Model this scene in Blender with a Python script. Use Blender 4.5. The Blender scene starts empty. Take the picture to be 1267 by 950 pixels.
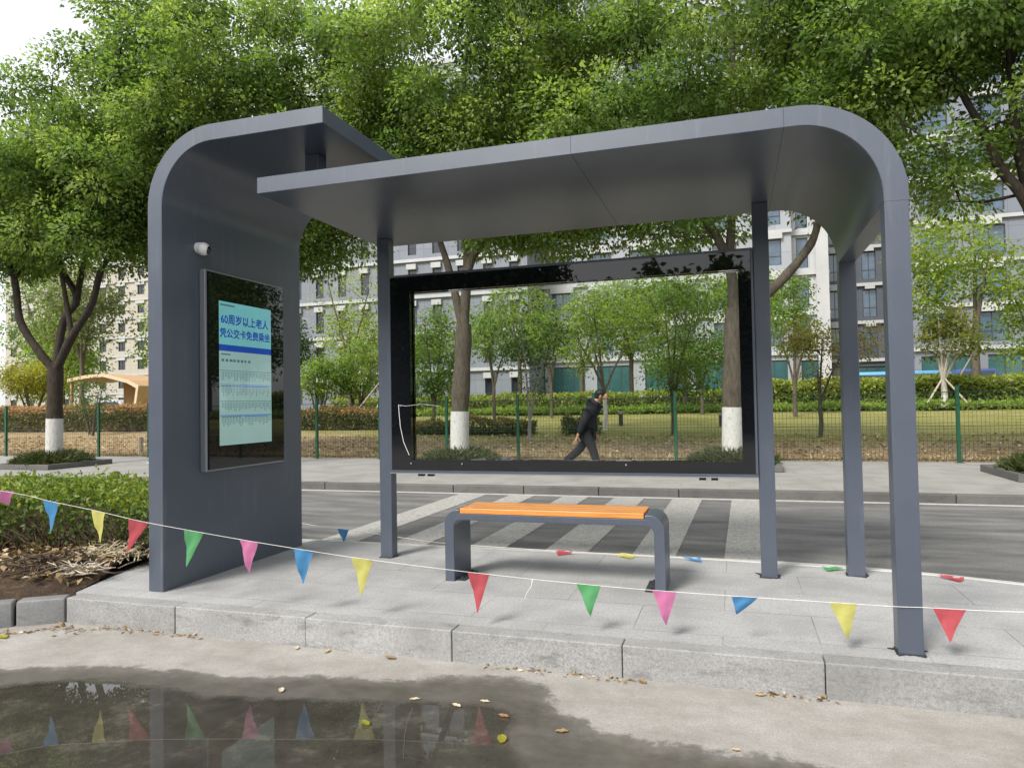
import bpy, bmesh, math, random
import numpy as np
from mathutils import Vector, Matrix

PI = math.pi
R = math.radians
scn = bpy.context.scene
COL = scn.collection
random.seed(7)
RNG = np.random.default_rng(7)

# ------------------------------------------------------------------ helpers
class MB:
    """collects boxes, tubes, bands and prisms; build() links them as ONE mesh object"""
    def __init__(s):
        s.v = []; s.f = []; s.m = []; s.cur = 0
    def add(s, vs, fs):
        o = len(s.v); s.v += [tuple(map(float, p)) for p in vs]
        for f in fs:
            s.f.append(tuple(i + o for i in f)); s.m.append(s.cur)
        return s
    def box(s, a, b):
        x0, y0, z0 = a; x1, y1, z1 = b
        return s.add([(x0,y0,z0),(x1,y0,z0),(x1,y1,z0),(x0,y1,z0),(x0,y0,z1),(x1,y0,z1),(x1,y1,z1),(x0,y1,z1)],
                     [(0,3,2,1),(4,5,6,7),(0,1,5,4),(1,2,6,5),(2,3,7,6),(3,0,4,7)])
    def tube(s, pts, rad, n=8, cap=True):
        pts = [Vector(p) for p in pts]
        if not hasattr(rad, '__len__'): rad = [rad] * len(pts)
        vs = []; fs = []
        up = Vector((0.13, 0.21, 1.0)).normalized()
        prev = None
        for i, p in enumerate(pts):
            a = pts[max(0, i-1)]; b = pts[min(len(pts)-1, i+1)]
            t = (b - a)
            if t.length < 1e-9: t = Vector((0,0,1))
            t.normalize()
            if prev is None:
                ref = up if abs(t.dot(up)) < .9 else Vector((1,0,0))
                u = t.cross(ref).normalized()
            else:
                u = (prev - t * prev.dot(t))
                u = u.normalized() if u.length > 1e-6 else t.cross(up).normalized()
            prev = u; w = t.cross(u)
            for k in range(n):
                an = 2*PI*k/n
                vs.append(p + (u*math.cos(an) + w*math.sin(an)) * rad[i])
        for i in range(len(pts)-1):
            for k in range(n):
                k2 = (k+1) % n
                fs.append((i*n+k, i*n+k2, (i+1)*n+k2, (i+1)*n+k))
        if cap:
            fs.append(tuple(range(n-1, -1, -1)))
            fs.append(tuple((len(pts)-1)*n + k for k in range(n)))
        return s.add(vs, fs)
    def band(s, outer, inner, y0, y1):
        """strip between two (x,z) polylines, extruded from y0 to y1"""
        n = len(outer)
        vs = [(x, y0, z) for x, z in outer] + [(x, y0, z) for x, z in inner] + \
             [(x, y1, z) for x, z in outer] + [(x, y1, z) for x, z in inner]
        fs = []
        for i in range(n-1):
            o, p = i, i+1
            fs += [(o, p, n+p, n+o), (2*n+o, 3*n+o, 3*n+p, 2*n+p), (o, 2*n+o, 2*n+p, p), (n+o, n+p, 3*n+p, 3*n+o)]
        fs += [(0, n, 3*n, 2*n), (n-1, 3*n-1, 4*n-1, 2*n-1)]
        return s.add(vs, fs)
    def prism(s, poly, y0, y1, axis='y'):
        def P(a, b, d):
            return (a, d, b) if axis == 'y' else ((a, b, d) if axis == 'z' else (d, a, b))
        n = len(poly)
        vs = [P(a, b, y0) for a, b in poly] + [P(a, b, y1) for a, b in poly]
        fs = [tuple(range(n)), tuple(range(2*n-1, n-1, -1))]
        fs += [(i, n+i, n+(i+1) % n, (i+1) % n) for i in range(n)]
        return s.add(vs, fs)
    def quad(s, a, b, c, d):
        return s.add([a, b, c, d], [(0, 1, 2, 3)])
    def ball(s, c, r, n=10, m=8, sq=(1,1,1)):
        vs = [(c[0], c[1], c[2]-r*sq[2])]
        for j in range(1, m):
            ph = -PI/2 + PI*j/m
            for i in range(n):
                th = 2*PI*i/n
                vs.append((c[0]+r*sq[0]*math.cos(ph)*math.cos(th), c[1]+r*sq[1]*math.cos(ph)*math.sin(th), c[2]+r*sq[2]*math.sin(ph)))
        vs.append((c[0], c[1], c[2]+r*sq[2]))
        fs = [(0, 1+(i+1) % n, 1+i) for i in range(n)]
        for j in range(m-2):
            for i in range(n):
                a = 1+j*n+i; b = 1+j*n+(i+1) % n
                fs.append((a, b, b+n, a+n))
        t = len(vs)-1
        fs += [(t, 1+(m-2)*n+i, 1+(m-2)*n+(i+1) % n) for i in range(n)]
        return s.add(vs, fs)
    def build(s, name, mat, parent=None, bevel=0, smooth=False, loc=None, angle=None, seg=2):
        me = bpy.data.meshes.new(name)
        me.from_pydata(s.v, [], s.f)
        mats = mat if isinstance(mat, (list, tuple)) else [mat]
        for m in mats: me.materials.append(m)
        if len(mats) > 1:
            me.polygons.foreach_set('material_index', s.m)
        bm = bmesh.new(); bm.from_mesh(me)
        bmesh.ops.recalc_face_normals(bm, faces=bm.faces)
        if bevel:
            ed = [e for e in bm.edges if len(e.link_faces) == 2 and e.calc_face_angle(0) > R(35)]
            bmesh.ops.bevel(bm, geom=ed, offset=bevel, segments=seg, profile=.5, affect='EDGES', clamp_overlap=True)
        bm.to_mesh(me); bm.free()
        if smooth or bevel:
            me.polygons.foreach_set('use_smooth', [True]*len(me.polygons))
            me.set_sharp_from_angle(angle=R(angle or (18 if bevel else 40)))
        return link(name, me, parent, loc)

def link(name, me, parent=None, loc=None):
    o = bpy.data.objects.new(name, me); COL.objects.link(o)
    if loc is not None: o.location = loc
    if parent is not None: o.parent = parent
    return o

def empty(name, loc=(0, 0, 0), rz=0):
    o = bpy.data.objects.new(name, None); COL.objects.link(o)
    o.location = loc; o.rotation_euler.z = rz; o.empty_display_size = .2
    return o

def tag(o, label=None, cat=None, group=None, kind=None):
    if label: o['label'] = label
    if cat: o['category'] = cat
    if group: o['group'] = group
    if kind: o['kind'] = kind
    return o

def copy_tree(o, parent=None):
    c = o.copy(); COL.objects.link(c); c.parent = parent
    for ch in list(o.children):
        copy_tree(ch, c)
    return c

def arc(cx, cz, r, a0, a1, n=14):
    return [(cx + r*math.cos(R(a0 + (a1-a0)*i/n)), cz + r*math.sin(R(a0 + (a1-a0)*i/n))) for i in range(n+1)]

# ------------------------------------------------------------------ materials
def new_mat(name):
    m = bpy.data.materials.new(name); m.use_nodes = True
    nt = m.node_tree
    b = nt.nodes['Principled BSDF']
    return m, nt, b, nt.nodes['Material Output']

class NT:
    def __init__(s, nt): s.nt = nt
    def n(s, typ, **kw):
        nd = s.nt.nodes.new(typ)
        for k, v in kw.items():
            if k.startswith('i_'):
                key = k[2:]
                key = int(key) if key.isdigit() else key.replace('_', ' ')
                nd.inputs[key].default_value = v
            else: setattr(nd, k, v)
        return nd
    def l(s, a, b): s.nt.links.new(a, b)
    def ramp(s, fac, stops, interp='LINEAR'):
        nd = s.nt.nodes.new('ShaderNodeValToRGB'); cr = nd.color_ramp; cr.interpolation = interp
        while len(cr.elements) < len(stops): cr.elements.new(.5)
        for e, (p, c) in zip(cr.elements, stops):
            e.position = p; e.color = (c, c, c, 1) if not hasattr(c, '__len__') else (*c, 1)
        s.l(fac, nd.inputs[0]); return nd.outputs[0]
    def noise(s, vec, scale, detail=4, rough=.6, dim='3D'):
        nd = s.n('ShaderNodeTexNoise'); nd.inputs['Scale'].default_value = scale
        nd.inputs['Detail'].default_value = detail; nd.inputs['Roughness'].default_value = rough
        if vec is not None: s.l(vec, nd.inputs['Vector'])
        return nd.outputs['Fac']
    def mix(s, fac, a, b, mode='MIX'):
        nd = s.n('ShaderNodeMix', data_type='RGBA', blend_type=mode)
        for sock, v in ((nd.inputs[0], fac), (nd.inputs[6], a), (nd.inputs[7], b)):
            if hasattr(v, 'is_linked') or hasattr(v, 'links'): s.l(v, sock)
            elif hasattr(v, '__len__'): sock.default_value = (*v, 1)
            else: sock.default_value = v
        return nd.outputs[2]
    def math(s, op, a, b=0.0, clamp=False):
        nd = s.n('ShaderNodeMath', operation=op, use_clamp=clamp)
        for sock, v in ((nd.inputs[0], a), (nd.inputs[1], b)):
            if hasattr(v, 'links'): s.l(v, sock)
            else: sock.default_value = v
        return nd.outputs[0]
    def bump(s, h, dist, strength=1.0):
        nd = s.n('ShaderNodeBump'); nd.inputs['Distance'].default_value = dist; nd.inputs['Strength'].default_value = strength
        s.l(h, nd.inputs['Height']); return nd.outputs[0]
    def coord(s, which='Object', scale=None):
        o = s.n('ShaderNodeTexCoord').outputs[which]
        if scale is None: return o
        mp = s.n('ShaderNodeMapping'); mp.inputs['Scale'].default_value = scale
        s.l(o, mp.inputs[0]); return mp.outputs[0]

def simple(name, col, rough=.5, spec=.5, metal=0, var=0.12, nscale=6, bumpd=0, emis=0):
    m, nt, b, out = new_mat(name); t = NT(nt)
    c = t.coord()
    n = t.noise(c, nscale, 5, .65)
    lo = tuple(x*(1-var) for x in col); hi = tuple(min(1, x*(1+var)) for x in col)
    t.l(t.ramp(n, [(.3, lo), (.7, hi)]), b.inputs['Base Color'])
    b.inputs['Roughness'].default_value = rough
    b.inputs['Specular IOR Level'].default_value = spec
    b.inputs['Metallic'].default_value = metal
    if bumpd: t.l(t.bump(t.noise(c, nscale*6, 3), bumpd), b.inputs['Normal'])
    if emis:
        b.inputs['Emission Color'].default_value = (*col, 1); b.inputs['Emission Strength'].default_value = emis
    return m

def leaf_mat(name, stops, trans=.35, rough=.45):
    """leaf colour chosen per leaf by its own 'tint' value"""
    m, nt, b, out = new_mat(name); t = NT(nt)
    at = t.n('ShaderNodeAttribute', attribute_name='tint')
    col = t.ramp(at.outputs['Fac'], stops)
    t.l(col, b.inputs['Base Color']); b.inputs['Roughness'].default_value = rough
    b.inputs['Specular IOR Level'].default_value = .35
    tr = t.n('ShaderNodeBsdfTranslucent')
    tc = t.mix(1.0, col, (1.5, 1.5, .8), 'MULTIPLY'); t.l(tc, tr.inputs[0])
    mx = t.n('ShaderNodeMixShader'); mx.inputs[0].default_value = trans
    t.l(b.outputs[0], mx.inputs[1]); t.l(tr.outputs[0], mx.inputs[2]); t.l(mx.outputs[0], out.inputs[0])
    return m

M = {}
def paint_mat():
    m, nt, b, out = new_mat('grey_blue_paint'); t = NT(nt)
    c = t.coord()
    big = t.noise(c, 1.6, 5, .6); fine = t.noise(c, 5.5, 4, .6)
    f = t.math('ADD', t.math('MULTIPLY', big, .6), t.math('MULTIPLY', fine, .4))
    t.l(t.ramp(f, [(.3, (.056, .070, .096)), (.7, (.072, .087, .117))]), b.inputs['Base Color'])
    t.l(t.ramp(big, [(.3, .30), (.7, .36)]), b.inputs['Roughness']); b.inputs['Specular IOR Level'].default_value = .75
    smear = t.noise(t.coord(scale=(7, 7, .55)), 2.2, 6, .7)
    src = b.inputs['Base Color'].links[0].from_socket
    t.l(t.mix(t.ramp(smear, [(.56, 0), (.74, .42)]), src, (.15, .165, .19)), b.inputs['Base Color'])
    return m
M['paint'] = paint_mat()
M['steel'] = simple('dull_aluminium', (.30, .32, .35), .38, .5, .6, .05, 4)
M['black'] = simple('black_print', (.006, .007, .009), .5, .3, 0, .1, 3)
M['black_gloss'] = simple('black_backed_glass', (.006, .007, .009), .015, .5, 0, .1, 3)
M['dark_metal'] = simple('dark_base_plate', (.03, .033, .038), .55, .4, 0, .3, 30)
M['white_plastic'] = simple('white_plastic', (.75, .75, .74), .3, .5, 0, .03, 5)
M['white_cable'] = simple('white_cable', (.7, .7, .68), .5, .3, 0, .05, 8)
M['lens'] = simple('camera_lens', (.004, .004, .006), .06, .8, 0, .1, 5)
M['string'] = simple('white_string', (.72, .71, .68), .7, .2, 0, .08, 40)

def glass_mat(name, tint=(1, 1, 1), rough=0.0, ior=1.5):
    m, nt, b, out = new_mat(name); t = NT(nt); nt.nodes.remove(b)
    tr = t.n('ShaderNodeBsdfTransparent'); tr.inputs[0].default_value = (*tint, 1)
    gl = t.n('ShaderNodeBsdfGlossy')
    gl.inputs['Roughness'].default_value = rough
    fr = t.n('ShaderNodeFresnel'); fr.inputs[0].default_value = ior
    mx = t.n('ShaderNodeMixShader')
    t.l(fr.outputs[0], mx.inputs[0]); t.l(tr.outputs[0], mx.inputs[1]); t.l(gl.outputs[0], mx.inputs[2])
    t.l(mx.outputs[0], out.inputs[0])
    return m
M['glass'] = glass_mat('clear_glass', (.97, .985, .975), 0, 1.38)
M['screen_glass'] = glass_mat('screen_cover_glass', (.86, .88, .88))

def wood_mat():
    m, nt, b, out = new_mat('orange_varnished_wood'); t = NT(nt)
    c = t.coord(scale=(.7, 14, 14))
    n = t.noise(c, 5, 6, .65)
    col = t.ramp(n, [(.25, (.36, .13, .026)), (.5, (.55, .225, .055)), (.75, (.64, .30, .09))])
    v = t.n('ShaderNodeTexVoronoi'); v.inputs['Scale'].default_value = 2.6
    t.l(t.coord(scale=(1.0, 5.2, 1)), v.inputs['Vector'])
    knot = t.ramp(v.outputs['Distance'], [(.03, 1), (.09, 0)])
    t.l(t.mix(knot, col, (.12, .03, .008)), b.inputs['Base Color'])
    b.inputs['Roughness'].default_value = .38
    t.l(t.bump(n, .0015), b.inputs['Normal'])
    return m
M['wood'] = wood_mat()

def granite_mat(name, base, joints=None, spread=.28):
    m, nt, b, out = new_mat(name); t = NT(nt)
    c = t.coord()
    sp = t.noise(c, 190, 3, .7); sp2 = t.noise(c, 70, 2, .6)
    blot = t.noise(c, 2.3, 5, .6); 
    k = t.math('ADD', t.math('MULTIPLY', sp, .65), t.math('MULTIPLY', sp2, .35))
    lo = tuple(x*(1-spread) for x in base); hi = tuple(x*(1+spread*.8) for x in base)
    col = t.ramp(k, [(.36, lo), (.5, base), (.64, hi)])
    col = t.mix(t.ramp(blot, [(.36, .50), (.60, 0)]), col, tuple(x*.58 for x in base))
    streak = t.noise(t.coord(scale=(3.0, 3.0, .8)), 3.5, 5, .7)
    col = t.mix(t.ramp(streak, [(.62, 0), (.72, .38)]), col, tuple(x*.5 for x in base))
    hgt = k
    if not joints:
        isl = t.n('ShaderNodeNewGeometry').outputs['Random Per Island']
        col = t.mix(1.0, col, t.ramp(isl, [(0, .84), (1, 1.12)]), 'MULTIPLY')
        gr = t.noise(t.coord(scale=(1.6, 1.6, 5)), 3, 6, .75)
        col = t.mix(t.ramp(gr, [(.54, 0), (.68, .65)]), col, tuple(x*.42 for x in base))
    if joints:
        br = t.n('ShaderNodeTexBrick'); br.offset = .5
        br.inputs['Scale'].default_value = 1
        br.inputs['Brick Width'].default_value = joints[0]; br.inputs['Row Height'].default_value = joints[1]
        br.inputs['Mortar Size'].default_value = .0028; br.inputs['Mortar Smooth'].default_value = .3
        br.inputs['Color1'].default_value = (1, 1, 1, 1); br.inputs['Color2'].default_value = (.93, .93, .93, 1); br.inputs['Mortar'].default_value = (.9, .9, .9, 1)
        t.l(c, br.inputs['Vector'])
        col = t.mix(.8, col, br.outputs['Color'], 'MULTIPLY')
        jn = t.math('MULTIPLY', br.outputs['Fac'], t.ramp(t.noise(c, 1.7, 4), [(.42, .0), (.66, .65)]))
        col = t.mix(jn, col, (.09, .09, .085))
        hgt = t.math('SUBTRACT', k, t.math('MULTIPLY', br.outputs['Fac'], 2.0))
    t.l(col, b.inputs['Base Color'])
    b.inputs['Roughness'].default_value = .72
    b.inputs['Specular IOR Level'].default_value = .35
    t.l(t.bump(hgt, .0012), b.inputs['Normal'])
    return m
M['paving'] = granite_mat('granite_paving', (.365, .365, .365), (.9, .45), .40)
M['kerb'] = granite_mat('granite_kerb', (.30, .30, .297), None, .40)
M['kerb_old'] = granite_mat('weathered_kerb', (.23, .235, .235), None, .25)
M['far_kerb'] = granite_mat('dull_kerb', (.115, .112, .106), None, .15)

def road_mat():
    """concrete carriageway; 'damp' and 'water' are measured per point on the mesh"""
    m, nt, b, out = new_mat('wet_concrete'); t = NT(nt)
    c = t.coord()
    a1 = t.n('ShaderNodeAttribute', attribute_name='damp').outputs['Fac']
    a2 = t.n('ShaderNodeAttribute', attribute_name='water').outputs['Fac']
    wob = t.math('ADD', t.math('MULTIPLY', t.math('SUBTRACT', t.noise(c, 3.5, 5, .6), .5), .8), t.math('MULTIPLY', t.math('SUBTRACT', t.noise(c, 22, 4, .7), .5), .45))
    damp = t.ramp(t.math('ADD', a1, wob), [(.36, 0), (.47, .75), (.75, 1)])
    wat = t.ramp(t.math('ADD', a2, t.math('MULTIPLY', wob, .7)), [(.38, 0), (.62, 1)])
    str_ = t.noise(t.coord(scale=(1.0, 1.35, 1)), 3.0, 8, .72)
    fine = t.noise(c, 130, 3, .7)
    dry = t.ramp(str_, [(.3, (.225, .210, .190)), (.5, (.305, .290, .268)), (.72, (.39, .376, .354))])
    dry = t.mix(t.ramp(fine, [(.40, .45), (.56, 0)]), dry, (.17, .158, .14))
    dirt = t.noise(c, 4.5, 6, .75)
    dampc = t.ramp(str_, [(.3, (.048, .043, .036)), (.7, (.12, .111, .096))])
    dampc = t.mix(t.ramp(dirt, [(.55, 0), (.7, .5)]), dampc, (.085, .09, .05))
    mud = t.ramp(dirt, [(.3, (.030, .027, .022)), (.55, (.05, .046, .038)), (.7, (.10, .092, .075))])
    col = t.mix(damp, dry, dampc); col = t.mix(wat, col, mud)
    t.l(col, b.inputs['Base Color'])
    ro = t.math('SUBTRACT', .85, t.math('MULTIPLY', damp, .38))
    ro = t.math('MULTIPLY', ro, t.math('SUBTRACT', 1.0, wat))
    t.l(ro, b.inputs['Roughness'])
    b.inputs['IOR'].default_value = 1.36
    b.inputs['Specular IOR Level'].default_value = .62
    hh = t.math('ADD', t.math('MULTIPLY', fine, .6), str_)
    inv = t.math('SUBTRACT', 1.0, wat)
    t.l(t.bump(t.math('MULTIPLY', hh, inv), .0025), b.inputs['Normal'])
    return m
M['road'] = road_mat()

def asphalt_mat(name, lo, hi, scale=1.0):
    m, nt, b, out = new_mat(name); t = NT(nt)
    c = t.coord()
    st = t.noise(t.coord(scale=(.5, 2.2, 1)), 1.7*scale, 7, .65); fine = t.noise(c, 120, 2, .7)
    col = t.ramp(st, [(.32, lo), (.68, hi)])
    col = t.mix(t.ramp(fine, [(.4, .4), (.62, 0)]), col, tuple(x*.5 for x in lo))
    t.l(col, b.inputs['Base Color']); b.inputs['Roughness'].default_value = .7
    b.inputs['Specular IOR Level'].default_value = .4
    t.l(t.bump(fine, .003), b.inputs['Normal'])
    return m
M['asphalt'] = asphalt_mat('lane_asphalt', (.085, .085, .086), (.25, .245, .235))
M['far_paving'] = granite_mat('pale_pavement', (.295, .288, .27), (.6, .6), .14)

def marking_mat():
    m, nt, b, out = new_mat('worn_white_paint'); t = NT(nt)
    c = t.coord()
    wear = t.noise(c, 26, 6, .75); grid = t.noise(t.coord(scale=(1, .35, 1)), 60, 2)
    f = t.math('ADD', t.math('MULTIPLY', wear, .6), t.math('MULTIPLY', grid, .4))
    t.l(t.ramp(f, [(.36, (.17, .16, .15)), (.52, (.36, .35, .33)), (.66, (.45, .44, .42))]), b.inputs['Base Color'])
    b.inputs['Roughness'].default_value = .6
    t.l(t.bump(grid, .002), b.inputs['Normal'])
    return m
M['marking'] = marking_mat()
M['white_line'] = simple('white_road_line', (.46, .45, .43), .6, .4, 0, .14, 12)

def terrain_mat():
    m, nt, b, out = new_mat('lawn_and_leaf_mulch'); t = NT(nt)
    c = t.coord()
    sx = t.n('ShaderNodeSeparateXYZ'); t.l(c, sx.inputs[0])
    X, Y = sx.outputs[0], sx.outputs[1]
    wob = t.math('MULTIPLY', t.math('SUBTRACT', t.noise(c, .8, 5, .6), .5), 3.0)
    yy = t.math('ADD', Y, wob)
    lim = t.math('ADD', 12.6, t.math('MULTIPLY', t.math('MAXIMUM', t.math('SUBTRACT', -1.5, X), 0), .35))
    lawn = t.math('SUBTRACT', yy, lim)
    lawn = t.math('ADD', t.math('MULTIPLY', lawn, .7), .5, True)
    mul = t.noise(c, 14, 6, .8); mul2 = t.noise(c, 2, 4)
    mulch = t.ramp(mul, [(.3, (.14, .09, .05)), (.48, (.36, .255, .145)), (.66, (.54, .42, .27))])
    mulch = t.mix(t.ramp(mul2, [(.45, 0), (.7, .6)]), mulch, (.16, .15, .06))
    g = t.noise(t.coord(scale=(.6, 1.8, 1)), 1.3, 6, .65); gf = t.noise(c, 45, 3, .8)
    grass = t.ramp(g, [(.3, (.20, .22, .058)), (.5, (.36, .325, .11)), (.7, (.50, .43, .21))])
    grass = t.mix(t.ramp(gf, [(.4, .5), (.62, 0)]), grass, (.06, .085, .02))
    t.l(t.mix(lawn, mulch, grass), b.inputs['Base Color'])
    b.inputs['Roughness'].default_value = .9; b.inputs['Specular IOR Level'].default_value = .15
    t.l(t.bump(t.math('ADD', mul, gf), .03), b.inputs['Normal'])
    return m
M['terrain'] = terrain_mat()
def soil_mat():
    m, nt, b, out = new_mat('dark_planting_soil'); t = NT(nt)
    c = t.coord(); n = t.noise(c, 9, 8, .8); n2 = t.noise(c, 40, 3)
    col = t.ramp(n, [(.3, (.032, .024, .018)), (.55, (.085, .06, .042)), (.72, (.20, .15, .10))])
    t.l(col, b.inputs['Base Color']); b.inputs['Roughness'].default_value = .95; b.inputs['Specular IOR Level'].default_value = .1
    t.l(t.bump(t.math('ADD', n, t.math('MULTIPLY', n2, .5)), .03), b.inputs['Normal'])
    return m
M['soil'] = soil_mat()

def bark_mat(name, lo, hi):
    m, nt, b, out = new_mat(name); t = NT(nt)
    n = t.noise(t.coord(scale=(7, 7, 1.6)), 4, 7, .75)
    t.l(t.ramp(n, [(.3, lo), (.7, hi)]), b.inputs['Base Color']); b.inputs['Roughness'].default_value = .9
    b.inputs['Specular IOR Level'].default_value = .2
    t.l(t.bump(n, .02), b.inputs['Normal'])
    return m
M['bark'] = bark_mat('shaded_camphor_bark', (.018, .014, .011), (.070, .056, .044))  # camphor bark with backlit shade put into its colour, darker than the grey copy
M['bark_mid'] = bark_mat('grey_brown_bark', (.05, .042, .03), (.16, .135, .10))
M['bark_pale'] = bark_mat('pale_bark', (.22, .20, .17), (.48, .45, .40))
def lime_mat():
    m, nt, b, out = new_mat('limewash'); t = NT(nt)
    n = t.noise(t.coord(scale=(5, 5, 2)), 5, 7, .75)
    t.l(t.ramp(n, [(.3, (.24, .225, .205)), (.45, (.46, .45, .43)), (.75, (.56, .55, .53))]), b.inputs['Base Color'])
    b.inputs['Roughness'].default_value = .9
    t.l(t.bump(n, .01), b.inputs['Normal'])
    return m
M['lime'] = lime_mat()
M['bark_grey'] = bark_mat('grey_camphor_bark', (.040, .034, .026), (.135, .115, .088))
M['leaf'] = leaf_mat('camphor_leaf', [(0, (.048, .100, .030)), (.35, (.125, .210, .052)), (.7, (.235, .33, .088)), (1, (.40, .46, .16))], .54)
M['leaf_bright'] = leaf_mat('fresh_leaf', [(0, (.085, .165, .03)), (.5, (.19, .295, .055)), (1, (.36, .42, .09))], .52)
M['leaf_mid'] = leaf_mat('mid_green_leaf', [(0, (.06, .125, .03)), (.5, (.14, .235, .05)), (1, (.25, .33, .08))], .50)
M['leaf_dark'] = leaf_mat('dark_green_leaf', [(0, (.025, .06, .02)), (.6, (.07, .135, .036)), (1, (.14, .205, .055))], .38)
M['leaf_yellow'] = leaf_mat('yellow_green_leaf', [(0, (.12, .15, .02)), (.5, (.28, .29, .035)), (1, (.42, .38, .06))], .42)
M['leaf_maple'] = leaf_mat('maple_leaf', [(0, (.09, .13, .03)), (.45, (.21, .235, .05)), (.75, (.33, .235, .075)), (1, (.40, .21, .09))], .46)
M['leaf_red'] = leaf_mat('photinia_leaf', [(0, (.04, .06, .018)), (.45, (.13, .14, .04)), (.7, (.34, .21, .10)), (1, (.50, .26, .15))], .35)
M['leaf_hedge'] = leaf_mat('privet_leaf', [(0, (.036, .07, .018)), (.5, (.125, .20, .036)), (1, (.33, .37, .085))], .42)
M['leaf_mondo'] = leaf_mat('mondo_grass', [(0, (.025, .042, .012)), (.6, (.065, .085, .022)), (1, (.14, .14, .05))], .25)
M['leaf_dry'] = leaf_mat('dry_leaf', [(0, (.10, .06, .032)), (.4, (.30, .20, .10)), (.75, (.48, .36, .22)), (1, (.58, .50, .38))], .18)
M['leaf_olive'] = leaf_mat('grey_olive_leaf', [(0, (.07, .10, .04)), (.5, (.14, .18, .07)), (1, (.24, .27, .11))], .42)
M['fence_green'] = simple('fence_green_paint', (.008, .072, .036), .4, .5, 0, .12, 5)
M['wire_green'] = simple('dark_green_wire', (.02, .06, .04), .5, .4, 0, .1, 5)
M['twig'] = simple('brown_twig', (.10, .075, .052), .9, .1, 0, .4, 20)
M['stake'] = simple('pale_timber_stake', (.38, .33, .26), .85, .2, 0, .2, 12)

# ------------------------------------------------------------------ leaves and trees (numpy)
def leaf_mesh(name, mat, pos, size, tint, parent=None, aspect=.46, up=.55, dirs=None, jit=.35, loc=None, curl=.12, nrm=None, nmix=.8):
    """one diamond-shaped folded leaf per position"""
    n = len(pos)
    rng = RNG
    s = size * (1 + jit*(rng.random(n)*2-1))
    if dirs is None:
        d = rng.normal(size=(n, 3)); d[:, 2] -= .25
    else:
        d = dirs + rng.normal(size=(n, 3))*.35
    d /= np.linalg.norm(d, axis=1)[:, None] + 1e-9
    nn = rng.normal(size=(n, 3)); nn[:, 2] += up*2.2
    w = np.cross(d, nn); w /= np.linalg.norm(w, axis=1)[:, None] + 1e-9
    q = np.cross(w, d)
    L = s[:, None]; Wd = (s*aspect*.5)[:, None]
    base = pos; tip = pos + d*L - q*L*curl
    mid = pos + d*L*.45 + q*L*curl*.6
    v = np.empty((n, 4, 3))
    if nrm is not None:
        g = np.cross(d, w); g /= np.linalg.norm(g, axis=1)[:, None] + 1e-9
        g = -g
        flip = np.sum(g*nrm, axis=1) < 0
        w = np.where(flip[:, None], -w, w); g = np.where(flip[:, None], -g, g)
    v[:, 0] = base; v[:, 1] = mid + w*Wd; v[:, 2] = tip; v[:, 3] = mid - w*Wd
    me = bpy.data.meshes.new(name)
    me.vertices.add(n*4); me.vertices.foreach_set('co', v.reshape(-1).astype(np.float32))
    me.loops.add(n*4); me.loops.foreach_set('vertex_index', np.arange(n*4, dtype=np.int32))
    me.polygons.add(n); me.polygons.foreach_set('loop_start', np.arange(0, n*4, 4, dtype=np.int32))
    me.polygons.foreach_set('loop_total', np.full(n, 4, dtype=np.int32))
    a = me.attributes.new('tint', 'FLOAT', 'FACE')
    a.data.foreach_set('value', np.clip(tint, 0, 1).astype(np.float32))
    me.materials.append(mat)
    me.update(calc_edges=True); me.validate()
    if nrm is not None:
        # shade each leaf partly with the outward direction of its clump, as soft foliage masses do
        fn = np.empty(n*3, np.float32); me.polygons.foreach_get('normal', fn); fn = fn.reshape(-1, 3)
        sgn = np.sign(np.sum(fn*nrm, axis=1)); sgn[sgn == 0] = 1
        q = nrm*nmix + fn*sgn[:, None]*(1-nmix); q /= np.linalg.norm(q, axis=1)[:, None] + 1e-9
        q = q*sgn[:, None]
        me.polygons.foreach_set('use_smooth', [True]*n)
        me.normals_split_custom_set_from_vertices(np.repeat(q, 4, axis=0).astype(np.float32).tolist())
    return link(name, me, parent, loc)

def grow(limbs, targets, r_tip, r_max):
    """join every target to the nearest wood already grown; returns (segments, radii)"""
    pts = []; par = []; fixr = []
    for pl, r0, r1 in limbs:
        for i, p in enumerate(pl):
            pts.append(np.array(p, float)); par.append(-1)
            fixr.append(r0 + (r1-r0)*i/max(1, len(pl)-1))
    nb = len(pts)
    P = np.array(pts)
    T = np.array(targets)
    d = np.min(np.linalg.norm(T[:, None, :] - P[None], axis=2), axis=1)
    order = np.argsort(d)
    P = list(P)
    segs = []
    load = {}
    parent = {}
    for k in order:
        A = np.array(P)
        tv = T[k]
        dist = np.linalg.norm(A - tv, axis=1) + np.maximum(0, A[:, 2] - tv[2])*.8
        j = int(np.argmin(dist))
        P.append(tv); parent[len(P)-1] = j
    cnt = np.zeros(len(P))
    for i in range(len(P)-1, nb-1, -1):
        cnt[i] += 1
        cnt[parent[i]] += cnt[i]
    for i in range(nb, len(P)):
        j = parent[i]
        r = min(r_max, r_tip*cnt[i]**.45)
        rj = min(r_max*1.05, r_tip*max(cnt[j], 1)**.45) if j >= nb else min(fixr[j]*.8, r*1.4)
        segs.append((P[j], P[i], min(rj, r*1.5), r))
    return segs

def ellipsoid_pts(n, c, r, shell=.55, rng=RNG, bottom=1.0):
    out = []
    while len(out) < n:
        p = rng.normal(size=3); p /= np.linalg.norm(p)
        rad = (shell + (1-shell)*rng.random())
        q = p*rad
        if q[2] < 0: q[2] *= bottom
        out.append(np.array(c) + q*np.array(r))
    return out

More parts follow.
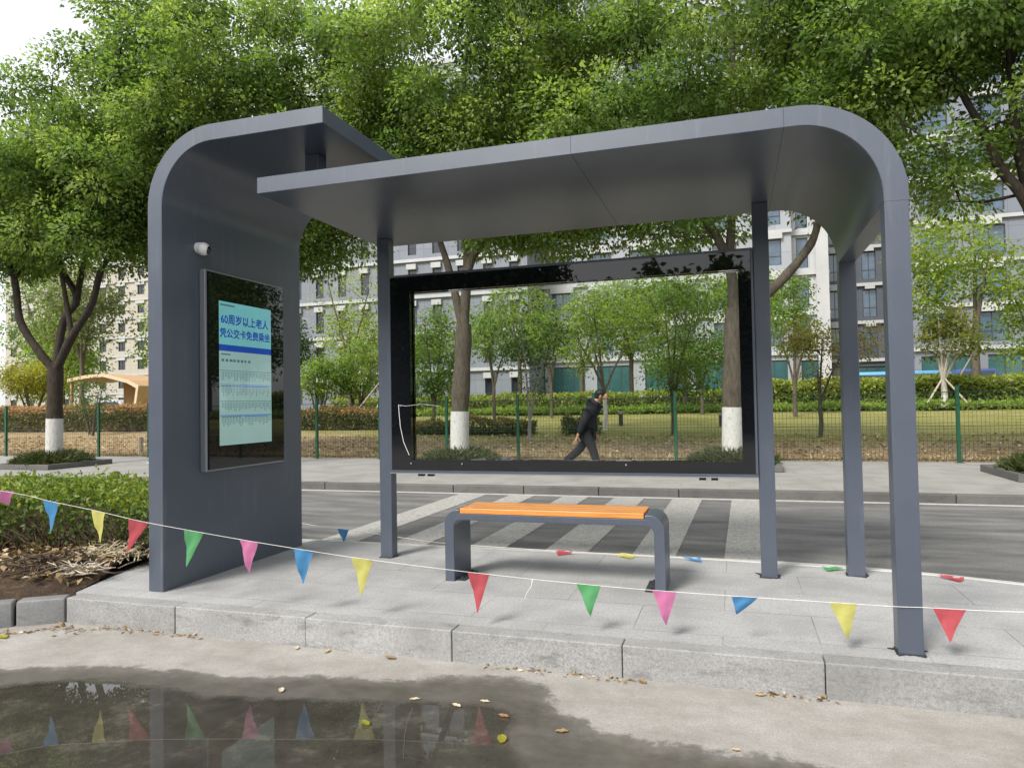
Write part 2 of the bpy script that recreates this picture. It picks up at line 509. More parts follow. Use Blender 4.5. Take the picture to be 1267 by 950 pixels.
def make_tree(name, label, cat, loc, limbs, crowns, leaf, lsize, per, mat_leaf, bark='bark', group=None, lime_h=0,
              spread=(.30, .30, .2), tmean=.5, tvar=.22, rtip=.007, rmax=.05, seed=1, shell=.5, trunk_n=12, up=.55, dens=1.0, droop=None, lime_mat='lime'):
    """limbs: [(polyline, r0, r1)] local; crowns: [(centre, radii, clusters)] local"""
    global RNG
    RNG = np.random.default_rng(seed)
    root = empty(name, loc); tag(root, label, cat, group)
    wood = MB()
    tg = []; tt = []
    for c, r, n in crowns:
        pts = ellipsoid_pts(max(3, int(n*dens)), c, r, shell, RNG, .8)
        tg += pts
    rr = random.Random(seed)
    first = limbs[0]
    main_pl = first[0]
    if lime_h:
        # the lowest stretch of the trunk carries limewash and is a part of its own
        r0 = first[1]
        lo = MB(); a = Vector(main_pl[0]); bz = lime_h
        def at(z):
            for p, q in zip(main_pl[:-1], main_pl[1:]):
                if p[2] <= z <= q[2]:
                    k = (z-p[2])/(q[2]-p[2]); return [p[i] + (q[i]-p[i])*k for i in range(3)]
            return main_pl[-1]
        hs = [0, .05, .12, .25, lime_h*.6, lime_h]
        lo.tube([at(h) for h in hs], [r0*1.22, r0*1.12, r0*1.06, r0*1.02, r0*1.01, r0*1.0], 16)
        lo.build('whitewashed_base', M[lime_mat], root, smooth=True, angle=60)
        pl = [at(lime_h-.01)] + [p for p in main_pl if p[2] > lime_h]
        limbs = [(pl, r0*.985, first[2])] + list(limbs[1:])
    for pl, r0, r1 in limbs:
        # smooth the polyline with a little wobble
        P = [Vector(p) for p in pl]
        Q = []
        for i in range(len(P)-1):
            p0 = P[max(0, i-1)]; p1 = P[i]; p2 = P[i+1]; p3 = P[min(len(P)-1, i+2)]
            for k in range(4):
                u = k/4
                Q.append(.5*((2*p1) + (p2-p0)*u + (2*p0-5*p1+4*p2-p3)*u*u + (3*p1-p0-3*p2+p3)*u**3))
        Q.append(P[-1])
        nq = len(Q)
        rad = [(r0 + (r1-r0)*i/(nq-1)) * (1 + .06*math.sin(i*1.7+seed)) for i in range(nq)]
        wood.tube(Q, rad, trunk_n if r0 > .05 else 7)
    if tg:
        segs = grow([([tuple(p) for p in pl], r0, r1) for pl, r0, r1 in limbs], tg, rtip, rmax)
        for a, b, ra, rb in segs:
            mid = (a+b)/2 + RNG.normal(size=3)*np.linalg.norm(b-a)*.09
            wood.tube([a, mid, b], [ra, (ra+rb)/2, rb*.8], 5, cap=False)
        pos = []; tint = []; dirs = []; nrm = []
        for c in tg:
            k = .72 + .6*RNG.random()
            m = max(6, int(per*k*k))
            u = RNG.normal(size=(m, 3)); u[:, 2] += .25; u /= np.linalg.norm(u, axis=1)[:, None]
            rad = (.35 + .65*RNG.random(m)**.6) * (1 + .25*np.sin(u[:, 0]*5+c[0]*3)*np.sin(u[:, 1]*6+c[1]*4))
            off = u*rad[:, None]*np.array(spread)*1.75*k
            pos.append(c + off)
            tint.append(tmean + RNG.normal()*tvar*.75 + RNG.normal(size=m)*tvar*.45)
            dd = u.copy(); dd[:, 2] -= (.45 if droop is None else droop)
            dirs.append(dd); q = u.copy(); q[:, 2] += .25; q /= np.linalg.norm(q, axis=1)[:, None]; nrm.append(q)
        wood.build('trunk', M[bark], root, smooth=True, angle=70)
        leaf_mesh('crown', mat_leaf, np.concatenate(pos), lsize, np.concatenate(tint), root, dirs=np.concatenate(dirs), up=up, nrm=np.concatenate(nrm), aspect=.60)
    else:
        wood.build('trunk', M[bark], root, smooth=True, angle=70)
    return root

# ------------------------------------------------------------------ camera, light, view
def setup_view():
    cam = bpy.data.cameras.new('camera'); co = bpy.data.objects.new('camera', cam); COL.objects.link(co)
    pitch, yaw, roll = 0.0278, -0.3047, -0.0180
    f = Vector((math.sin(yaw)*math.cos(pitch), math.cos(yaw)*math.cos(pitch), math.sin(pitch)))
    r = Vector((math.cos(yaw), -math.sin(yaw), 0)); u = r.cross(f)
    r2 = r*math.cos(roll) + u*math.sin(roll); u2 = u*math.cos(roll) - r*math.sin(roll)
    mw = Matrix(((r2.x, u2.x, -f.x, 3.6837), (r2.y, u2.y, -f.y, -3.7169), (r2.z, u2.z, -f.z, 1.1816), (0, 0, 0, 1)))
    co.matrix_world = mw
    cam.sensor_fit = 'HORIZONTAL'; cam.sensor_width = 36; cam.lens = 36*873.4/1267
    cam.clip_start = .05; cam.clip_end = 1500
    scn.camera = co
    el, az = R(43), R(203)      # sun high, behind the viewer's left shoulder
    w = bpy.data.worlds.new('World'); scn.world = w; w.use_nodes = True
    nt = w.node_tree; t = NT(nt)
    sky = t.n('ShaderNodeTexSky', sky_type='NISHITA'); sky.sun_disc = False
    sky.sun_elevation = el; sky.sun_rotation = az
    sky.air_density = 1.0; sky.dust_density = 2.5; sky.ozone_density = 1.0; sky.altitude = 50
    hs = t.n('ShaderNodeHueSaturation'); hs.inputs['Saturation'].default_value = .30
    t.l(sky.outputs[0], hs.inputs['Color'])
    veil = t.mix(.5, hs.outputs[0], (5.2, 5.25, 5.35))     # thin bright cloud over the blue
    bg = nt.nodes['Background']; t.l(veil, bg.inputs[0]); bg.inputs[1].default_value = .092
    sl = bpy.data.lights.new('sun', 'SUN'); so = bpy.data.objects.new('sun', sl); COL.objects.link(so)
    sl.energy = 1.5; sl.angle = R(17); sl.color = (1, .955, .88)
    d = Vector((math.sin(az)*math.cos(el), math.cos(az)*math.cos(el), math.sin(el)))   # towards the sun
    so.rotation_euler = d.to_track_quat('Z', 'Y').to_euler(); so.location = d*40
    vs = scn.view_settings; scn.display_settings.display_device = 'sRGB'
    vs.view_transform = 'Standard'; vs.look = 'None'; vs.gamma = 1; vs.exposure = 1.6; vs.use_curve_mapping = False
    scn.cycles.use_denoising = True
    scn.cycles.max_bounces = 10; scn.cycles.transparent_max_bounces = 16
    scn.cycles.caustics_reflective = False; scn.cycles.caustics_refractive = False
setup_view()

# ------------------------------------------------------------------ ground
ROADZ = -.16; LANEZ = -.02; WALKZ = .09
def struct(o): return tag(o, kind='structure')

PUD = [(.0,-2.6),(-.25,-1.6),(-.02,-1.28),(.25,-1.10),(.45,-.99),(.72,-.93),(1.05,-.94),(1.3,-.97),(1.5,-.93),(1.75,-.86),(2.1,-.80),(2.38,-.74),
       (2.55,-.70),(2.66,-.72),(2.73,-.78),(2.77,-.88),(2.76,-1.0),(2.95,-1.25),(3.1,-1.6),(2.9,-2.6)]
DAMP = [(-.6,-3.0),(-.5,-1.5),(-.2,-1.0),(.278,-.88),(.549,-.79),(.987,-.76),(1.355,-.74),(1.635,-.62),(2.062,-.59),(2.353,-.47),
        (2.6,-.39),(2.78,-.46),(2.87,-.63),(2.95,-.76),(3.14,-.84),(3.34,-.88),(3.65,-.87),(3.95,-.86),(4.1,-.92),(4.0,-1.3),(4.4,-3.0)]
def sdist(P, poly):
    """signed distance to a polygon, positive inside"""
    poly = np.array(poly); n = len(poly)
    d = np.full(len(P), 1e9); ins = np.zeros(len(P), bool)
    for i in range(n):
        a = poly[i]; b = poly[(i+1) % n]; e = b-a
        t = np.clip(((P-a)@e)/(e@e), 0, 1)
        d = np.minimum(d, np.linalg.norm(P-(a+t[:, None]*e), axis=1))
        c = ((a[1] > P[:, 1]) != (b[1] > P[:, 1]))
        with np.errstate(divide='ignore', invalid='ignore'):
            xi = (b[0]-a[0])*(P[:, 1]-a[1])/(b[1]-a[1]+1e-12)+a[0]
        ins ^= c & (P[:, 0] < xi)
    return np.where(ins, d, -d)

def build_road():
    xs = np.concatenate([[-60, -20, -8, -4, -2], np.arange(-1.2, 6.2, .025), [7, 9, 14, 30, 60]])
    ys = np.concatenate([[-90, -40, -20, -10, -6, -4], np.arange(-3.0, -.2, .025), [-.15, 0, .5, 2]])
    X, Y = np.meshgrid(xs, ys); P = np.stack([X.ravel(), Y.ravel()], 1)
    wat = np.clip(.5 + sdist(P, PUD)/.26, 0, 1); dmp = np.clip(.5 + sdist(P, DAMP)/.30, 0, 1) * np.where(P[:, 0] > 2.9, np.clip(1 - (P[:, 0]-2.9)*.25, .86, 1), 1)
    nx, ny = len(xs), len(ys)
    idx = np.arange(nx*ny).reshape(ny, nx)
    Q = np.stack([idx[:-1, :-1], idx[:-1, 1:], idx[1:, 1:], idx[1:, :-1]], -1).reshape(-1, 4)
    cen = P[Q].mean(1); keep = ~((cen[:, 1] > -.15) & (cen[:, 0] > -1.2))
    Q = Q[keep]
    wet = wat[Q].mean(1) > .5
    V = np.column_stack([P, np.full(len(P), ROADZ)])
    for name, sel in (('front_road', ~wet), ('puddle_water', wet)):
        q = Q[sel]; u, inv = np.unique(q, return_inverse=True)
        me = bpy.data.meshes.new(name); me.from_pydata(V[u].tolist(), [], inv.reshape(-1, 4).tolist())
        for an, arr in (('water', wat), ('damp', dmp)):
            a = me.attributes.new(an, 'FLOAT', 'POINT'); a.data.foreach_set('value', arr[u].astype(np.float32))
        me.materials.append(M['road']); me.polygons.foreach_set('use_smooth', [True]*len(me.polygons))
        struct(link(name, me))
build_road()

# platform: granite slab top with a kerb of separate stones along its front
rear = [(-1.05, 1.74), (3.9, 1.74), (4.45, 1.69), (4.95, 1.58), (5.4, 1.43), (5.9, 1.17), (6.6, .75), (9, -.14)]
front_in = -.14
b = MB(); b.prism([(9, front_in), (-.455, front_in)] + rear[:-1], -.2, 0, 'z')
struct(b.build('platform_paving', M['paving']))
b = MB()
xj = [-.40, .45, 1.357, 2.24, 3.132, 4.041, 4.95, 5.85, 6.75, 7.65]
for i in range(len(xj)-1):
    g = .0018
    b.box((xj[i]+g, -.26 + .004*math.sin(i*2.1), ROADZ-.1), (xj[i+1]-g, front_in-.004, .001+.002*math.sin(i*1.3)))
struct(b.build('platform_kerb', M['kerb'], bevel=.006, seg=2))
b = MB()   # thin pale edging along the rear of the platform
for (x0, y0), (x1, y1) in zip(rear[:-1], rear[1:]):
    n = Vector((-(y1-y0), x1-x0)).normalized()*.05
    b.prism([(x0, y0+.002), (x1, y1+.002), (x1+n.x, y1+n.y), (x0+n.x, y0+n.y)], -.1, .004, 'z')
struct(b.build('platform_edging', M['white_line']))
# rear lane, markings, far kerb and pavement
b = MB(); b.box((-70, .2, -.3), (70, 5.26, LANEZ))
o = struct(b.build('lane', M['asphalt']))
b = MB()
for x0, x1 in ((.085, .455), (.80, 1.12), (1.515, 1.83), (2.18, 2.53), (2.89, 3.22), (3.58, 3.94)):
    b.quad((x0, 1.86, LANEZ+.004), (x1, 1.86, LANEZ+.004), (x1+.06, 5.17, LANEZ+.004), (x0+.04, 5.17, LANEZ+.004))
struct(b.build('crosswalk_marking', M['marking']))
b = MB(); b.box((-70, 5.18, LANEZ-.05), (70, 5.235, LANEZ+.006))
struct(b.build('lane_edge_line', M['white_line']))
b = MB()
x = -30.0; k = 0
while x < 24:
    b.box((x+.004, 5.24, -.2), (x+.996, 5.36, WALKZ-.002+.003*math.sin(k*1.9))); x += 1.0; k += 1
struct(b.build('far_kerb', M['far_kerb'], bevel=.01))
b = MB(); b.box((-70, 5.364, -.3), (70, 9.62, WALKZ))
struct(b.build('far_pavement', M['far_paving']))

def gz(y, x=0):
    """height of the park lawn"""
    k = min(max(y-9.6, 0), 16.4)
    return .075 + .05*k
def build_terrain():
    xs = list(np.arange(-60, 60.1, 2.0)); xs = [-300, -150, -90] + xs + [90, 150, 300]
    ys = [9.6, 10, 11, 12, 13, 14, 16, 18, 20, 22, 24, 26, 28, 32, 40, 60, 100, 300, 900]
    rr = random.Random(3)
    vs = []; fs = []
    for y in ys:
        for x in xs:
            vs.append((x, y, gz(y) + (rr.uniform(-.03, .03) if 10 < y < 40 else 0)))
    nx = len(xs)
    for j in range(len(ys)-1):
        for i in range(nx-1):
            a = j*nx+i; fs.append((a, a+1, a+nx+1, a+nx))
    m = MB(); m.add(vs, fs)
    struct(m.build('lawn', M['terrain'], smooth=True, angle=80))
build_terrain()

# planting bed left of the platform, with its weathered kerb stones
def build_bed():
    rr = random.Random(5)
    kl = [(-.415, -.245), (-.66, -.405), (-.95, -.64), (-1.35, -1.0), (-2.0, -1.7), (-3.2, -3.1)]
    m = MB(); nx, ny = 70, 36
    vs = []; fs = []
    for j in range(ny):
        for i in range(nx):
            u = i/(nx-1); v = j/(ny-1)
            yb = 1.8
            # near border follows the kerb / the slanted platform edge
            x = -9 + 8.62*u
            if x > -3.2:
                for (xa, ya), (xb, yb2) in zip(kl[:-1], kl[1:]):
                    if xb <= x <= xa: y0 = ya + (yb2-ya)*(x-xa)/(xb-xa); break
                else: y0 = -.2
            else: y0 = -3.1
            y = y0 + .06 + (yb-y0-.06)*v
            xx = x
            lim = -.42 - .37*(y+.26)   # platform edge leans left as it goes back
            if xx > lim: xx = lim
            h = -.035 + .05*min(1, v*4) + .09*math.exp(-((xx+1.0)**2/.5+(y-.55)**2/.12)) + rr.uniform(-.015, .02)
            vs.append((xx, y, h))
    for j in range(ny-1):
        for i in range(nx-1):
            a = j*nx+i; fs.append((a, a+1, a+nx+1, a+nx))
    m.add(vs, fs); struct(m.build('bed_soil', M['soil'], smooth=True, angle=70))
    m = MB()
    for (xa, ya), (xb, yb) in zip(kl[:-1], kl[1:]):
        a = Vector((xa, ya)); c = Vector((xb, yb)); d = (c-a).normalized(); n = Vector((d.y, -d.x))*.11
        if n.y < 0: n = -n
        a = a + d*.006; c = c - d*.010
        m.prism([(a.x, a.y), (c.x, c.y), (c.x+n.x, c.y+n.y), (a.x+n.x, a.y+n.y)], ROADZ-.1, -.004, 'z')
    struct(m.build('bed_kerb', M['kerb_old'], bevel=.016, seg=3))
build_bed()

# ------------------------------------------------------------------ the bus shelter
def build_shelter():
    S = empty('bus_shelter', (0, 0, 0))
    tag(S, 'dark grey steel bus shelter of two overlapping curved arches on the granite platform', 'bus shelter')
    P = M['paint']
    # left arch: wall that curves into a short roof
    zo = 3.017
    outer = [(0, 0), (0, 1.2), (0, 2.517)] + arc(.5, 2.517, .5, 180, 90, 18)[1:] + [(.9, zo), (1.337, zo)]
    inner = [(.116, 0), (.116, 1.2), (.116, 2.517)] + [(.5-.384*math.cos(a), 2.517+.393*math.sin(a)) for a in [PI/2*i/18 for i in range(1, 19)]] + [(.9, zo-.107), (1.337, zo-.107)]
    b = MB(); b.band(outer, inner, 0, 1.547)
    b.build('wall_arch', P, S, bevel=.003, seg=1)
    # right canopy: long roof that curves down onto the right-hand posts
    zo = 2.6; th = .1; y0 = -.0675; y1 = 1.5446
    outer = [(.911, zo), (2.0, zo), (2.889, zo), (3.945, zo), (4.0, zo)] + arc(4.0, 2.12, .48, 90, 0, 18)[1:] + [(4.48, 2.09)]
    inner = [(.911, zo-th), (2.0, zo-th), (2.889, zo-th), (3.945, zo-th), (4.0, zo-th)] + \
            [(4.0+.373*math.sin(a), 2.12+.38*math.cos(a)) for a in [PI/2*i/18 for i in range(1, 19)]] + [(4.373, 2.09)]
    b = MB(); b.band(outer, inner, y0, y1)
    can = b.build('canopy', P, S, bevel=.003, seg=1)
    # panel seams: a thin dark sealant strip along the underside and up the fascia
    for x in (2.887, 3.947):
        sm = MB()
        prof = [(y0-.0015, zo+.001), (y0-.0015, zo-th-.0015), (y1-.004, zo-th-.0015), (y1-.004, zo-th+.002), (y0+.003, zo-th+.002), (y0+.003, zo+.001)]
        sm.prism(prof, x-.0009, x+.0009, 'x')
        sm.build('seam', M['dark_metal'], can)
    # posts
    for (x0, ya, x1, yb, zt) in ((4.3742, -.0663, 4.4788, .035, 2.2), (4.3742, 1.4335, 4.4788, 1.5434, 2.2),
                                 (1.0148, 1.2674, 1.1157, 1.3587, 2.499), (3.8263, 1.2674, 3.9271, 1.3587, 2.499)):
        b = MB(); b.box((x0, ya, .001), (x1, yb, zt))
        p = b.build('post', P, S, bevel=.004, seg=2)
        # torn sealant and mortar around the foot
        f = MB(); rr = random.Random(int(x0*100+ya*10))
        n = 26; pl = []
        for k in range(n):
            an = 2*PI*k/n
            q = max(abs(math.cos(an)), abs(math.sin(an)))
            r = rr.uniform(.95, 1.15) + (rr.random() < .25)*rr.uniform(.1, .45)
            pl.append(((x0+x1)/2 + .057*r*math.cos(an)/q, (ya+yb)/2 + .055*r*math.sin(an)/q))
        f.prism(pl, .0008, .0045, 'z')
        f.build('foot_sealant', M['dark_metal'], p)
    # strut between the two roofs
    b = MB(); b.box((.915, .44, 2.601), (1.02, .545, 2.909)); b.build('strut', P, S, bevel=.003, seg=1)
    # glazed display case between the middle posts
    X0, X1, Z0, Z1, Y0, Y1 = 1.118, 3.824, .667, 2.195, 1.245, 1.355
    t = .016
    b = MB()
    b.box((X0, Y0, Z0), (X1, Y1, Z0+t)); b.box((X0, Y0, Z1-t), (X1, Y1, Z1))
    b.box((X0, Y0, Z0+t+.0005), (X0+t, Y1, Z1-t-.0005)); b.box((X1-t, Y0, Z0+t+.0005), (X1, Y1, Z1-t-.0005))
    case = b.build('display_case', P, S, bevel=.002, seg=1)
    tag(case, 'glazed display case with black border and aluminium edge')
    gx0, gx1, gz0, gz1 = X0+t+.001, X1-t-.001, Z0+t+.001, Z1-t-.001
    ox0, ox1, oz0, oz1 = 1.30, 3.727, .765, 2.055
    def ring(yf, yb, nm):
        b = MB()
        b.box((gx0, yf, gz0), (gx1, yb, oz0)); b.box((gx0, yf, oz1), (gx1, yb, gz1))
        b.box((gx0, yf, oz0+.0003), (ox0, yb, oz1-.0003)); b.box((ox1, yf, oz0+.0003), (gx1, yb, oz1-.0003))
        return b.build(nm, M['black_gloss'], case)
    ring(Y0+.004, Y0+.04, 'border')
    ring(Y1-.04, Y1-.012, 'border')
    for ya in (Y0+.008, Y1-.009):
        b = MB(); b.quad((ox0+.0005, ya, oz0+.0005), (ox1-.0005, ya, oz0+.0005), (ox1-.0005, ya, oz1-.0005), (ox0+.0005, ya, oz1-.0005))
        b.build('glass_pane', M['glass'], case)
    b = MB(); b.box((X0+.001, Y0-.004, Z0-.010), (X1-.001, Y1-.02, Z0-.001)); b.build('bottom_trim', M['steel'], case)
    for x in (1.34, 1.42, 3.44, 3.52):
        b = MB(); b.box((x, Y0+.03, Z0-.03), (x+.045, Y0+.07, Z0-.0105)); b.build('hinge', M['dark_metal'], case)
    for x, z in ((1.218, 1.18), (2.95, .738), (1.72, .735), (1.30, .735)):
        b = MB(); b.ball((x, Y0-.003, z), .008, 8, 6); b.build('screw', M['steel'], case, smooth=True)
    b = MB(); b.tube([(1.20, Y0-.003, 1.19), (1.205, Y0-.008, 1.13), (1.215, Y0-.009, 1.02), (1.24, Y0-.006, .90), (1.285, Y0-.004, .80)], .0026, 6)
    b.build('loose_cable', M['white_cable'], case, smooth=True); b = MB()
    b.tube([(1.20, Y0-.003, 1.185), (1.26, Y0-.006, 1.178), (1.40, Y0-.006, 1.19), (1.55, Y0-.006, 1.172)], .0012, 6)
    b.build('loose_cable', M['white_cable'], case, smooth=True)
    # information screen on the wall
    ya, yb, za, zb = .338, 1.235, .744, 2.166
    b = MB(); b.box((.118, ya, za), (.166, yb, zb)); scr = b.build('information_screen', M['steel'], S, bevel=.004, seg=2)
    tag(scr, 'wall mounted upright timetable screen in a thin aluminium casing')
    b = MB(); b.box((.1661, ya+.018, za+.012), (.1685, yb-.006, zb-.012)); b.build('black_panel', M['black_gloss'], scr)
    build_display(scr)
    # dome camera
    b = MB(); b.tube([(.117, .33, 2.312), (.135, .33, 2.312), (.148, .33, 2.310)], [.040, .040, .036], 20)
    b.ball((.160, .332, 2.303), .046, 18, 12)
    cam = b.build('security_camera', M['white_plastic'], S, smooth=True, angle=50)
    tag(cam, 'white dome security camera above the screen')
    b = MB(); b.ball((.182, .340, 2.297), .031, 14, 10); b.build('lens', M['lens'], cam, smooth=True)
    return S

def emit(name, col, st=1.0, base=.2):
    m, nt, b, out = new_mat(name); t = NT(nt)
    n = t.noise(t.coord(), 3, 3)
    b.inputs['Base Color'].default_value = (*[c*base for c in col], 1)
    t.l(t.ramp(n, [(.3, tuple(c*.93 for c in col)), (.7, tuple(min(1, c*1.05) for c in col))]), b.inputs['Emission Color'])
    b.inputs['Emission Strength'].default_value = st
    b.inputs['Roughness'].default_value = .04
    return m

def text_mesh(body, size, mat, name, parent, loc, align='CENTER', bold=.0, sx=1.0):
    cu = bpy.data.curves.new(name, 'FONT'); cu.body = body; cu.size = size; cu.align_x = align; cu.align_y = 'CENTER'
    cu.resolution_u = 3
    to = bpy.data.objects.new(name, cu); COL.objects.link(to)
    bpy.context.view_layer.update()
    dg = bpy.context.evaluated_depsgraph_get()
    me = bpy.data.meshes.new_from_object(to.evaluated_get(dg))
    bpy.data.objects.remove(to)
    # text x -> world y, text y -> world z, facing +x
    # three passes a hair apart thicken the strokes
    co = [tuple(v.co) for v in me.vertices]; fc = [tuple(p.vertices) for p in me.polygons]
    m = MB()
    for k, (dy, dz) in enumerate(((0, 0), (bold, 0), (0, bold))):
        m.add([(loc[0]+k*.00015, loc[1]+(x+dy)*sx, loc[2]+y+dz) for x, y, z in co], fc)
    bpy.data.meshes.remove(me)
    return m.build(name, mat, parent)
    return link(name, me, parent)

def build_display(scr):
    EX = .36
    top = emit('lit_teal', (.115, .32, .335), EX); pale = emit('lit_pale_teal', (.20, .31, .295), EX)
    blue = emit('lit_blue', (.010, .045, .25), EX); dim = emit('lit_grey', (.05, .11, .13), EX); blue2 = emit('lit_soft_blue', (.07, .16, .36), EX)
    y0, y1, z0, z1 = .474, 1.068, .918, 1.960
    h = z1-z0
    def Z(f): return z1 - f*h
    x = .1696
    b = MB(); b.box((.1686, y0, Z(.30)), (x, y1, z1)); d = b.build('display', top, scr)
    tag(d, 'lit teal display with blue heading and bus timetable')
    b = MB(); b.box((.1686, y0, z0), (x, y1, Z(.345))); b.build('display', pale, scr)
    b = MB(); b.box((.1686, y0, Z(.3449)), (x+.0003, y1, Z(.3001))); b.build('heading_bar', blue, scr)
    text_mesh('60周岁以上老人', .078, blue, 'lettering', scr, (x+.0007, (y0+y1)/2-.01, Z(.128)), bold=.0040)
    text_mesh('凭公交卡免费乘坐', .072, blue, 'lettering', scr, (x+.0007, (y0+y1)/2-.005, Z(.225)), bold=.0040)
    rr = random.Random(11)
    dm = MB(); bl = MB()
    xx = x+.0006
    def bar(m, ya, yb, fa, fb, dx=0): m.quad((xx+dx, y0+ya*(y1-y0), Z(fb)), (xx+dx, y0+yb*(y1-y0), Z(fb)), (xx+dx, y0+yb*(y1-y0), Z(fa)), (xx+dx, y0+ya*(y1-y0), Z(fa)))
    bar(dm, .03, .20, .362, .372); 
    for k in range(8): bar(dm, .04+.07*k, .04+.07*k+rr.uniform(.03, .06), .40, .418)
    st = MB(); bar(st, .02, .28, .018, .030); st.build('status_text', dim, scr)
    for fa in (.49, .60, .705, .81):
        for k in range(34):
            yk = .04 + .028*k
            f = fa
            for s in range(rr.randint(3, 5)):
                bar(dm, yk, yk+.012, f, f+.009); f += .0125
        bar(dm, .01, .99, fa-.012, fa-.008)
    for fa in (.575, .79): 
        bar(bl, .01, .99, fa, fa+.006); bar(bl, .45, .92, fa+.010, fa+.018)
        for k in range(6): bar(dm, .05+.06*k, .09+.06*k, fa+.010, fa+.018)
    dm.build('timetable_print', dim, scr); bl.build('timetable_rule', blue2, scr)
build_shelter()

def build_bench():
    B = empty('bench', (2.53, .86, 0)); tag(B, 'low bench with orange varnished wooden slats on a dark grey steel frame', 'bench')
    def L(x, z): return (x-2.53, z)
    outer = [L(1.80, 0), L(1.80, .385)] + [L(*p) for p in arc(1.893, .385, .093, 180, 90, 8)] + [L(1.905, .478), L(1.905, .452), L(3.135, .452), L(3.135, .478)] + \
            [L(*p) for p in arc(3.162, .385, .093, 90, 0, 8)] + [L(3.255, 0)]
    inner = [L(3.190, 0)] + [L(*p) for p in arc(3.145, .365, .045, 0, 90, 6)] + [L(*p) for p in arc(1.911, .365, .045, 90, 180, 6)] + [L(1.866, 0)]
    b = MB(); b.prism(outer + inner, -.158, .158)
    fr = b.build('frame', M['paint'], B, bevel=.004, seg=2)
    for x0, x1 in ((1.868, 1.93), (3.125, 3.188)):
        b = MB(); b.box((x0-2.53, -.13, .001), (x1-2.53, .13, .010)); bp = b.build('base_plate', M['dark_metal'], fr)
        for y in (-.1, .1):
            b = MB(); b.tube([((x0+x1)/2-2.53, y, .0102), ((x0+x1)/2-2.53, y, .022)], .010, 6); b.build('bolt', M['dark_metal'], B)
    w = .0735
    for k in range(4):
        ya = -.158 + k*(w+.0073)
        b = MB(); b.box((1.909-2.53, ya, .4535), (3.131-2.53, ya+w, .489))
        b.build('slat', M['wood'], B, bevel=.004, seg=2)
build_bench()

# ------------------------------------------------------------------ bunting
PEN = {'pink': (.68, .22, .43), 'blue': (.09, .30, .58), 'yellow': (.66, .63, .19), 'red': (.56, .105, .125), 'green': (.14, .45, .19)}
def cloth(name, c):
    m, nt, b, out = new_mat(name); t = NT(nt)
    n = t.noise(t.coord(), 30, 3)
    col = t.ramp(n, [(.3, tuple(x*.9 for x in c)), (.7, c)])
    t.l(col, b.inputs['Base Color']); b.inputs['Roughness'].default_value = .42
    tr = t.n('ShaderNodeBsdfTranslucent'); t.l(col, tr.inputs[0])
    mx = t.n('ShaderNodeMixShader'); mx.inputs[0].default_value = .45
    t.l(b.outputs[0], mx.inputs[1]); t.l(tr.outputs[0], mx.inputs[2]); t.l(mx.outputs[0], out.inputs[0])
    return m
for k, c in PEN.items(): M['pen_'+k] = cloth(k+'_pennant_film', c)

def catmull(P, k=6):
    P = [Vector(p) for p in P]; Q = []
    for i in range(len(P)-1):
        p0 = P[max(0, i-1)]; p1 = P[i]; p2 = P[i+1]; p3 = P[min(len(P)-1, i+2)]
        for j in range(k):
            u = j/k
            Q.append(.5*((2*p1) + (p2-p0)*u + (2*p0-5*p1+4*p2-p3)*u*u + (3*p1-p0-3*p2+p3)*u**3))
    Q.append(P[-1]); return Q

def pennant(path, x, color, parent, w=.115, L=.19, twist=0, skew=0, fold=0, flat=None, seed=0):
    """one triangle of film whose top edge runs along the string at x; flat = lies on the ground"""
    rr = random.Random(seed)
    def at(xx):
        for p, q in zip(path[:-1], path[1:]):
            if p.x <= xx <= q.x:
                return p + (q-p)*((xx-p.x)/(q.x-p.x+1e-9))
        return path[-1]
    nu, nv = 6, 8
    vs = []
    ph = rr.uniform(0, 6)
    for j in range(nv+1):
        v = j/nv
        for i in range(nu+1):
            u = (i/nu - .5)*(1 - v*.97)
            top = at(x + (i/nu-.5)*w*math.cos(twist))
            mid = at(x)
            p = mid + (top - mid)*(1 - v*.97)
            off = u*w*math.sin(twist)
            z = p.z - L*v*(1 - fold*v*.5) - .004*math.sin(u*12+ph)*v
            y = p.y + off + .009*math.sin(v*3.2+ph)*v + .005*math.sin(u*9+v*4+ph) + .0022*math.sin(v*15+ph*2+u*7) + fold*.05*v*v
            xx = p.x + skew*v*L
            if flat is not None:
                d = Vector((math.cos(flat), math.sin(flat)))
                xx = p.x + d.x*L*v*.75; y = p.y + d.y*L*v*.75 + .006*math.sin(u*9)
                z = max(.006, p.z - v*.25) + .012*abs(math.sin(v*5+ph))*(1-v) + .004*math.sin(u*8+ph)
                z = max(z, .0055)
            vs.append((xx, y, z))
    fs = []
    for j in range(nv):
        for i in range(nu):
            a = j*(nu+1)+i; fs.append((a, a+1, a+nu+2, a+nu+1))
    m = MB(); m.add(vs, fs)
    o = m.build('pennant', M['pen_'+color], parent, smooth=True, angle=80)
    tag(o, color + ' pennant' + (' lying crumpled on the paving' if flat is not None else ''))
    return o

